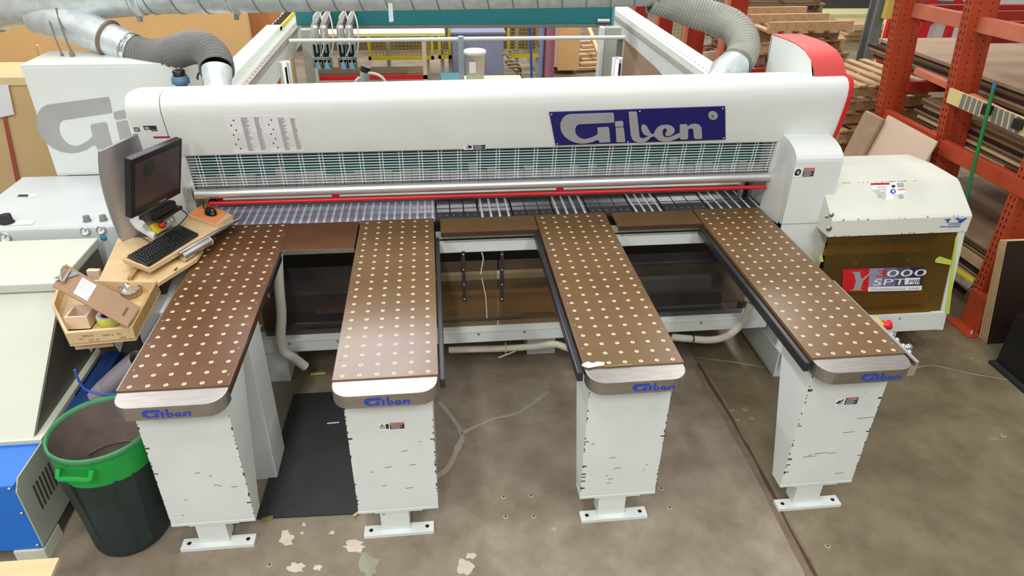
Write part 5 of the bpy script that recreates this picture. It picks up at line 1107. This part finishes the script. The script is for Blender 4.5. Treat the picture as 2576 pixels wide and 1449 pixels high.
MB().tube(catmull([P(u, v, y=8.8) for u, v in ((1345, 60), (1352, 110), (1372, 150), (1362, 210))], 5), .012, 6).done('red_cord', M['warnred'], mc2)
tag(MB().tube([P(1331, 60, y=9.0), P(1334, 110, y=9.0), P(1336, 140, y=9.0), Vector((P(1336, 140, y=9.0).x + .02, 9.0, .0))], .02, 8).done('blue_air_hose', mat('bright_blue_hose', (52, 90, 180), .4)), 'bright blue air hose hanging in front of the yellow fence', 'hose')
rt = random.Random(8); mb = MB()
for k in range(9): mb.tube(catmull([P(1275 + 4 * k + rt.uniform(-8, 8), 130 + 8 * k, y=8.2 - .1 * k) + Vector((rt.uniform(-.1, .1), 0, 0)) for _ in range(2)] + [P(1290 + 4 * k, 170 + 4 * k, y=7.9), P(1310 + 5 * k, 195 + 2 * k, y=7.8)], 4), .018, 6)
tag(mb.done('strap_tangle', mat('olive_strap', (120, 110, 76), .8), kind='stuff'), 'tangled olive straps piled between the bench and the maroon pipe', 'straps')
tcb = thing('tan_carton', 'tall tan board carton behind the saw, right of the maroon pipe', 'carton', (2.15, 9.5, 0))
a, b = P(1409, 60, y=9.4), P(1455, 177, y=9.4); MB().box(a.x, b.x, 9.4, 10.1, b.z, 1.6).done('carton_body', M['mdf'], tcb, bev=.004); MB().box(a.x - .08, a.x, 9.44, 10.1, b.z + .05, 1.6).done('carton_side', M['pinkply'], tcb); MB().box(a.x - .06, b.x - .1, 9.5, 10, 0, b.z).done('carton_base', M['sheetdk'], tcb)
for k in range(7):
    a = P(1452 + 5 * (k % 3), 172 - 11 * k, z=.06 + .05 * (k % 2)); tag(MB().bar(a + Vector((0, .0, 0)), a + Vector((.75 - .05 * k, .12, 0)), .16, .04).done('loose_plank', M['pine']), 'weathered loose plank, ' + ('nearest', 'second nearest', 'third nearest', 'middle', 'third farthest', 'second farthest', 'farthest')[k] + ' in the pile right of the tan carton', 'plank', 'loose planks behind the saw')
tag(MB().bar(P(1482, 72, z=.5), P(1512, 150, z=.12), .07, .05).done('long_batten', M['mdfpale']), 'pale long batten propped over the loose planks', 'batten')
cp = [P(u, v, y=6.0) for u, v in ((1575, 68), (1605, 92), (1662, 148), (1668, 210))]; 
poly([cp[0], cp[1], cp[2], cp[3], Vector((cp[3].x + .05, 6.0, 0)), Vector((cp[0].x - .02, 6.0, 0))], (0, .025, 0), 'pinkish_panel', 'pinkply', 'pinkish board panel standing behind the right infeed rail', 'panel')
MB().tube([P(1605, 133, y=5.98), P(1625, 131, y=5.98)], .02, 8)
# far red rack with pallets around it
fr_ = thing('far_rack', 'dark red pallet rack posts behind the right hose', 'rack', (3.05, 6.5, 0))
for u0, u1, v, y in ((1597, 1629, 40, 8.0), (1656, 1692, 70, 7.0), (1726, 1770, 110, 6.0), (1836, 1882, 20, 5.2)):
    a, b = P(u0, v, y=y), P(u1, v, y=y)
    MB().box(a.x, b.x, y, y + .09, 0, 2.4).done('rack_post', M['orangedk'], fr_, bev=.004); MB().box(a.x - .035, a.x, y - .02, y + .09, 0, 2.4).done('post_flange', M['beam'], fr_)
MB().bar((3.02, 8.0, .95), (3.25, 5.2, .95), .06, .1).done('rack_beam', M['orangedk'], fr_); a = P(1880, 182, y=4.8); MB().bar((a.x - .2, 4.8, a.z), (a.x + .9, 4.8, a.z), .08, .09).done('rack_beam', M['orangedk'], fr_)
pb_ = [P(u, v, y=5.6) for u, v in ((1770, 132), (1810, 128), (1806, 200), (1765, 200))]; poly(pb_, (0, .02, 0), 'pink_offcut', 'pinkply', 'pinkish board offcut between the far red posts', 'panel')
# pallets
def box_mesh(sx, sy, sz, m, nm): return MB().box(-sx / 2, sx / 2, -sy / 2, sy / 2, 0, sz).mesh(nm, m)
PM = {}
for mk in ('pine', 'pinegrey'):
    PM[mk] = (box_mesh(1.06, .095, .022, M[mk], 'deck_board'), box_mesh(.045, .98, .09, M[mk], 'stringer'))
rp2 = random.Random(12)
def pallet(x, y, z, rot, mk, lab, group=None, tilt=0, bottom=True):
    t = thing('wooden_pallet', lab, 'pallet', (x, y, z), group); t.rotation_euler = (tilt, 0, rot)
    db, stg = PM[mk]
    def put(me, nm, p): 
        o = bpy.data.objects.new(nm, me); COL.objects.link(o); o.parent = t; o.location = p; o.rotation_euler = (0, 0, rp2.uniform(-.012, .012))
    for sx in (-.48, 0, .48): put(stg, 'stringer', (sx, 0, .022))
    for k in range(6): put(db, 'deck_board', (rp2.uniform(-.01, .01), -.44 + .176 * k, .112))
    for k in range(3 if bottom else 0): put(db, 'bottom_board', (0, -.42 + .42 * k, 0))
TOP = ['topmost', 'second from top', 'third from top', 'fourth from top', 'fifth from top', 'sixth from top', 'seventh from top', 'eighth from top', 'ninth from top', 'tenth from top', 'eleventh from top', 'twelfth from top']
SHADE = {'sheet': 'greyish tan', 'sheetdk': 'brown', 'darkply': 'near-black', 'ply': 'pale yellow', 'mdf': 'tan', 'pinkply': 'pinkish'}
PS = 'pallets in the stacks behind the saw'
for k in range(9): pallet(4.18 + rp2.uniform(-.05, .05), 4.35 + rp2.uniform(-.06, .06), .136 * k, PI / 2 + .12 + rp2.uniform(-.06, .06), 'pine', 'pine pallet, ' + TOP[8 - k] + ' of the near stack by the orange rack', PS)
for k in range(11): pallet(3.92 + rp2.uniform(-.12, .12), 5.65 + rp2.uniform(-.08, .08), .138 * k, (PI / 2 if k % 3 == 1 else 0) + rp2.uniform(-.12, .2), 'pinegrey' if k % 3 else 'pine', 'weathered pallet, ' + TOP[10 - k] + ' of the tall stack behind the red shroud', PS)
pallet(3.86, 5.45, 11 * .138 + .115, PI / 2 + .06, 'pine', 'yellowish pallet tipped upside down above the tall stack', PS, tilt=PI, bottom=False)
for k in range(12): pallet(4.35 + rp2.uniform(-.15, .15), 7.2 + rp2.uniform(-.1, .1), .138 * k, rp2.uniform(-.15, .2), 'pinegrey', 'brown pallet, ' + TOP[11 - k] + ' of the farthest stack at the top edge', PS)
# far right background
wr = MB(); wr.box(P(2224, 100, y=8.7).x, 16, 8.7, 8.8, 0, 4.0); wr.done('wall_right', mat('white_wall', (232, 230, 226), .7), kind='structure')
a, b = P(2180, 0, y=7.0), P(2236, 0, y=7.0); sc2 = thing('steel_column', 'grey steel building column with a yellow pad beyond the rack', 'column', (5.9, 7.1, 0))
ca, cb = P(2212, 0, y=7.0).x, P(2236, 0, y=7.0).x
for ya in (7.0, 7.17): MB().box(ca, cb, ya, ya + .03, 0, 3.5).done('column_flange', M['hose'], sc2)
MB().box((ca + cb) / 2 - .01, (ca + cb) / 2 + .01, 7.03, 7.17, 0, 3.5).done('column_web', M['hose'], sc2)
q0, q1 = P(2236, 0, y=6.9), P(2256, 48, y=6.9); MB().box(q0.x, q0.x + .14, 6.9, 6.98, q1.z, q1.z + .8).done('yellow_pad', mat('pale_yellow_pad', (216, 190, 92), .6), sc2, bev=.01)
rfm = thing('red_frame', 'red braced frame standing against the white wall beyond the rack', 'frame', (7.6, 8.3, 0))
for u in (2246, 2333, 2400):
    q = P(u, 50, y=8.3); MB().box(q.x - .05 - .03 * (u == 2333), q.x + .05 + .03 * (u == 2333), 8.3, 8.38, 0, 3.2).done('frame_post', M['red'] if u != 2240 else M['orangedk'], rfm)
MB().bar(P(2333, 62, y=8.34), P(2400, 18, y=8.34), .05, .06).done('brace', M['maroon'], rfm)
MB().bar(P(2300, 8, y=8.34), P(2460, 14, y=8.34), .06, .1).done('cross_rail', M['maroon'], rfm)
lm_ = thing('lumber_stack', 'stack of yellowish lumber on the floor far behind the steel column', 'lumber', (9.2, 12.2, 0))
for k in range(14):
    r_, c_ = divmod(k, 5); MB().box(8.5 + .55 * c_, 8.5 + .55 * c_ + .5, 12 - .1 * r_, 12.6, .12 * r_, .12 * r_ + .11).done('lumber_board', M['ply'] if r_ < 2 else M['mdfpale'], lm_)
tag(MB().box(8.4, 11.4, 12.7, 13.4, 0, .42).done('lime_panel_stack', mat('pale_lime_panel', (222, 216, 160), .6), bev=.01), 'pale yellow panel stack lying far behind the lumber', 'panel stack')
tag(MB().box(8.0, 12.5, 14.5, 15.5, 0, 1.2).done('dark_shelving', M['concrete_dark'], bev=.02), 'dark shelving block at the far end of the hall', 'shelving')
tag(MB().box(7.55, 8.0, 12.3, 12.9, 0, .7).done('blue_tub', mat('violet_blue_tub', (64, 66, 150), .5), bev=.02), 'violet-blue tub on the floor far behind the pallets', 'tub')

# ---------------------------------------------------------------- orange pallet rack on the right
rk_ = thing('pallet_rack', 'orange perforated pallet rack holding plywood sheets on the right', 'rack', (3.9, 2.3, 0))
RX = 3.8
def rpost(t, b, y, w, zmin=0.0, zmax=2.7):
    a, c = P(*t, y=y), P(*b, y=y); s = (a.x - c.x) / (a.z - c.z); f = lambda z: c.x + s * (z - c.z); d = .085
    po = MB().hexa([(f(zmin), y, zmin), (f(zmin) + w, y, zmin), (f(zmin) + w, y + d, zmin), (f(zmin), y + d, zmin), (f(zmax), y, zmax), (f(zmax) + w, y, zmax), (f(zmax) + w, y + d, zmax), (f(zmax), y + d, zmax)]).done('rack_post', M['orange'], rk_, bev=.004)
    mb = MB(); z = max(zmin, .3)
    while z < zmax - .05:
        for k, yy in enumerate((y + .022, y + .058)): mb.slab([(f(z) - .0012, yy - .006, z + .014), (f(z) - .0012, yy + .006, z + .014), (f(z) - .0012, yy + .003, z - .014), (f(z) - .0012, yy - .003, z - .014)], (.002, 0, 0))
        for q in (.30, .72): mb.quad([(f(z) + w * q - .005, y - .0006, z - .005), (f(z) + w * q + .005, y - .0006, z - .005), (f(z) + w * q + .005, y - .0006, z + .005), (f(z) + w * q - .005, y - .0006, z + .005)])
        z += .052
    mb.done('post_hole', M['hole'], po, kind='stuff'); return f
fA = rpost((2266, 0), (2212, 300), 3.2, .215); fB = rpost((2448, 0), (2357, 405), 2.42, .215); fC = rpost((2573, 468), (2526, 587), 1.52, .22, zmax=2.7)
for yy in (1.52, 2.42, 3.2): MB().box(5.24, 5.34, yy, yy + .085, 0, 2.7).done('rear_post', M['orange'], rk_, bev=.004); MB().bar((4.0, yy + .12, 2.0), (5.28, yy + .12, 2.0), .05, .05).done('cross_bearer', M['orangedk'], rk_)
for zz in (1.05, 1.38, 1.97): MB().box(5.20, 5.24, 1.4, 3.3, zz - .1, zz).done('rear_beam', M['beam'], rk_)
def rbeam(px, h, d, m, nm, y0=None, y1=None):
    pts = [P(u, v, x=RX - .01) for u, v in px]; a, b = pts
    if y0: a = a + (b - a) * ((y0 - a.y) / (b.y - a.y))
    if y1: b = b + (a - b) * ((y1 - b.y) / (a.y - b.y))
    z = (a.z + b.z) / 2
    MB().bar((RX - .02 + d / 2, a.y, a.z - h / 2), (RX - .02 + d / 2, b.y, b.z - h / 2), d, h).done(nm, M[m], rk_, bev=.004); return a, b
rbeam(((2276, 3), (2448, 38)), .105, .06, 'beam', 'upper_beam'); rbeam(((2456, 40), (2572, 64)), .105, .06, 'beam', 'upper_beam', y1=1.3)
rbeam(((2304, 170), (2398, 212)), .05, .05, 'beam', 'middle_beam'); rbeam(((2440, 235), (2576, 305)), .05, .05, 'beam', 'middle_beam', y1=1.3)
la = rbeam(((2219, 270), (2358, 341)), .11, .06, 'orange', 'lower_beam'); rbeam(((2372, 352), (2571, 450)), .115, .06, 'orange', 'lower_beam', y1=1.3)
for u, v, x in ((2262, 125, 4.9),): pass
MB().bar((3.9, 3.15, 1.39), (5.2, 3.15, 1.39), .05, .09).done('rear_brace', M['orangedk'], rk_); MB().bar((3.9, 3.15, 1.05), (5.2, 3.15, 1.05), .05, .09).done('rear_brace', M['orangedk'], rk_)
MB().bar((3.9, 2.46, 1.93), (5.2, 2.46, 1.93), .05, .08).done('rear_brace', M['orangedk'], rk_); MB().bar((3.9, 3.22, 1.95), (5.2, 3.22, 1.95), .05, .08).done('rear_brace', M['orangedk'], rk_)
rs_ = random.Random(17)
def sheets(n, x0, x1, y0, y1, z0, dz, lab, group, mats, jit=.05):
    z = z0
    for k in range(n):
        t = dz * rs_.uniform(.7, 1.2); a, b, c, d = x0 + rs_.uniform(0, jit), x1 + rs_.uniform(-jit, jit), y0 + rs_.uniform(-jit, jit), y1 + rs_.uniform(-jit, jit) * 1.5
        tag(MB().hexa([(a, c, z), (b, c, z), (b, d, z), (a, d, z), (a, c, z + t), (b, c, z + t), (b, d, z + t), (a, d, z + t)]).done('plywood_sheet', M[mats[k % len(mats)]]), SHADE[mats[k % len(mats)]] + ' plywood sheet, ' + TOP[n - 1 - k] + ' ' + lab, 'plywood', group); z += t + .0015
    return z
sheets(8, 4.05, 5.2, 1.25, 4.05, 1.43, .022, 'in the upper rack stack', 'plywood sheets on the upper rack level', ('sheetdk', 'darkply', 'sheetdk', 'sheet', 'darkply', 'sheetdk', 'darkply', 'sheet'))
sheets(9, 4.00, 5.2, 1.25, 3.12, 1.10, .022, 'in the middle rack stack', 'plywood sheets on the middle rack level', ('sheetdk', 'sheetdk', 'ply', 'sheetdk', 'sheet', 'darkply', 'sheet', 'sheetdk', 'sheet'))
sheets(6, 4.08, 5.2, 1.3, 2.3, 2.02, .022, 'in the stack at the top right corner', 'plywood sheets on the top rack level', ('sheetdk', 'mdf', 'sheetdk'))
z = .12
for k in range(9):
    o = .035 * (8 - k); t = rs_.choice((.02, .03, .045)) if k != 5 else .09
    tag(MB().hexa([(3.92 - .0 + o * .2, 1.62 + .02 * (k % 3), z), (5.2, 1.62, z), (5.2, 3.12, z), (3.92 + o * .2, 3.12 - o, z), (3.9 + o * .2, 1.62 + .02 * (k % 3), z + t), (5.2, 1.62, z + t), (5.2, 3.12, z + t), (3.9 + o * .2, 3.12 - o, z + t)]).done('plywood_sheet', M[('sheet', 'sheetdk', 'pinkply', 'sheet', 'darkply', 'ply', 'sheet', 'sheetdk', 'sheet')[k]]), SHADE[('sheet', 'sheetdk', 'pinkply', 'sheet', 'darkply', 'ply', 'sheet', 'sheetdk', 'sheet')[k]] + ' plywood sheet, ' + TOP[8 - k] + ' in the bottom stack beside the end cabinet' if k != 5 else 'thick pale timber between the sheets of the bottom stack', 'plywood', 'plywood sheets on the bottom level'); z += t + .012
for yy in (1.75, 2.7): MB().box(4.0, 4.9, yy, yy + .1, 0, .118).done('bottom_bearer', M['sheetdk'], rk_)
bk2 = thing('stored_boards', 'brown boards stacked on edge at the back of the orange rack', 'boards', (5.5, 2.2, 0))
for k in range(9): MB().box(5.42 + .06 * k, 5.47 + .06 * k, 1.3 + .03 * (k % 3), 3.3, 0, 1.02 - .04 * (k % 4)).done('stored_board', M['sheetdk' if k % 3 else 'sheet'], bk2)
# striped board, clamps, green pole
wb_ = thing('striped_board', 'yellow board with grey diagonal tape clamped to the orange rack', 'board', (3.73, 2.0, 1.5))
SB = [P(2389, 221, x=3.735), P(2576, 297, x=3.735), P(2576, 345, x=3.735), P(2380, 257, x=3.735)]
dS = (SB[1] - SB[0]); SB[1] = SB[1] + dS * .15; SB[2] = SB[2] + dS * .15
MB().slab(SB, (.02, 0, 0)).done('yellow_plank', mat('pale_yellow_plank', (220, 198, 138), .6), wb_)
mb = MB()
def wq(x, y, o=-.0012): return (SB[0] * (1 - x) + SB[1] * x) * (1 - y) + (SB[3] * (1 - x) + SB[2] * x) * y + Vector((o, 0, 0))
for k in range(11):
    x = .155 + .062 * k; mb.slab([wq(x + .022, .02), wq(x + .068, .02), wq(x + .046, .98), wq(x, .98)], (.001, 0, 0)) if k not in (5,) else None
mb.done('grey_stripe', mat('grey_tape', (120, 120, 116), .6), wb_, kind='stuff')
for u, v in ((2484, 276), (2562, 312)):
    q = P(u, v, x=3.715); MB().box(3.69, 3.735, q.y - .03, q.y + .03, q.z - .035, q.z + .035).done('black_clamp', M['black'], wb_, bev=.006)
gp_ = thing('green_pole', 'green pole with blue tip leaning against the rack', 'pole', (3.66, 1.9, 0))
a, b = P(2503, 207, x=3.68), P(2432, 488, x=3.64); d = (b - a); e = a + d * (a.z / (a.z - b.z)); e.z = .01
MB().tube([e, a + d * .06], .013, 10).done('pole', mat('green_pole_paint', (20, 118, 56), .4), gp_); MB().tube([a + d * .06, a], .0135, 10).done('blue_tip', mat('blue_tip_plastic', (50, 104, 160), .4), gp_)
# leaning boards behind the end cabinet
def lean(px, xt, xb, t, m, nm, lab):
    a, b = P(*px[0], x=xt), P(*px[1], x=xt)
    return poly([a, b, Vector((xb, b.y + .05, .005)), Vector((xb, a.y + .05, .005))], (-t, 0, 0), nm, m, lab, 'board')
lean(((2237, 290), (2361, 357)), 3.70, 3.42, .014, 'pinkply', 'leaning_plywood', 'pinkish plywood panel leaning on the rack behind the end cabinet')
lean(((2184, 279), (2226, 300)), 3.66, 3.40, .03, 'sheet', 'leaning_board', 'grey-brown board leaning behind the end cabinet, left of the pinkish panel')
tag(MB().slab([P(u, v, y=2.4) for u, v in ((2119, 384), (2152, 404), (2150, 425), (2108, 425))][:2] + [P(2152, 404, y=2.4) * 1 - Vector((0, 0, P(2152, 404, y=2.4).z)), Vector((P(2112, 405, y=2.4).x, 2.4, 0))], (0, .012, 0)).done('pink_offcut', M['pinkply']), 'small pinkish offcut poking up behind the end cabinet', 'panel')
# dark film-faced panels standing at the right edge
for k in range(4):
    Y = 1.34 - .022 * k; o = .012 * (3 - k); a, b = P(2519 + 5 * k, 606, y=Y), P(2464 + 6 * k, 857 + 2.5 * k, y=Y)
    t = thing('film_faced_panel', ('rearmost', 'third', 'second', 'front')[k] + ' of four dark film-faced panels standing at the right edge', 'panel', (b.x + .3, Y, 0), 'dark film-faced panels')
    b.z = max(b.z, .003); MB().slab([b, (b.x + .9, Y, b.z), (a.x + .9, Y, a.z), a], (0, .017, 0)).done('panel_core', M['ply'], t)
    MB().slab([(b.x + .001, Y - .0015, b.z), (b.x + .9, Y - .0015, b.z), (a.x + .9, Y - .0015, a.z - .003), (a.x + .001, Y - .0015, a.z - .003)], (0, .002, 0)).done('dark_face', M['darkply'], t)
og = thing('post_protector', 'short orange bolted post guard left of the dark panels', 'post guard', (3.78, 1.45, 0))
MB().hexa([(3.79, 1.40, .012), (3.95, 1.40, .012), (3.95, 1.58, .012), (3.79, 1.58, .012), (3.77, 1.40, .30), (3.95, 1.40, .30), (3.95, 1.58, .30), (3.77, 1.58, .30)]).done('guard_body', M['orange'], og, bev=.004)
MB().box(3.69, 3.95, 1.36, 1.62, 0, .012).done('guard_plate', M['orange'], og, bev=.002); MB().lathe((3.745, 1.40, .012), [(.016, 0), (.016, .012), (.008, .012), (.008, .03), (0, .03)], 8).done('anchor_bolt', M['steel'], og)
bc_ = thing('black_cabinet', 'black cabinet foot at the right edge below the dark panels', 'cabinet', (3.85, .85, 0))
MB().box(3.67, 4.3, .78, 1.05, .02, .42).done('cabinet_body', M['black'], bc_, bev=.006); MB().box(3.63, 4.3, .72, 1.06, 0, .025).done('base_plate', M['rubber'], bc_, bev=.003)
br_ = thing('floor_brush', 'broom head with yellow back and grey bristles on the bottom plywood', 'brush', tuple(P(2420, 700, y=1.72)))
a, b = P(2396, 672, y=1.60), P(2448, 706, y=1.50); MB().bar(a, b, .055, .022).done('brush_back', M['yellow'], br_, bev=.006); MB().bar(a + Vector((0, 0, -.035)), b + Vector((0, 0, -.035)), .05, .05).done('bristles', mat('grey_bristles', (150, 138, 126), .9, var=.3, scale=60), br_)
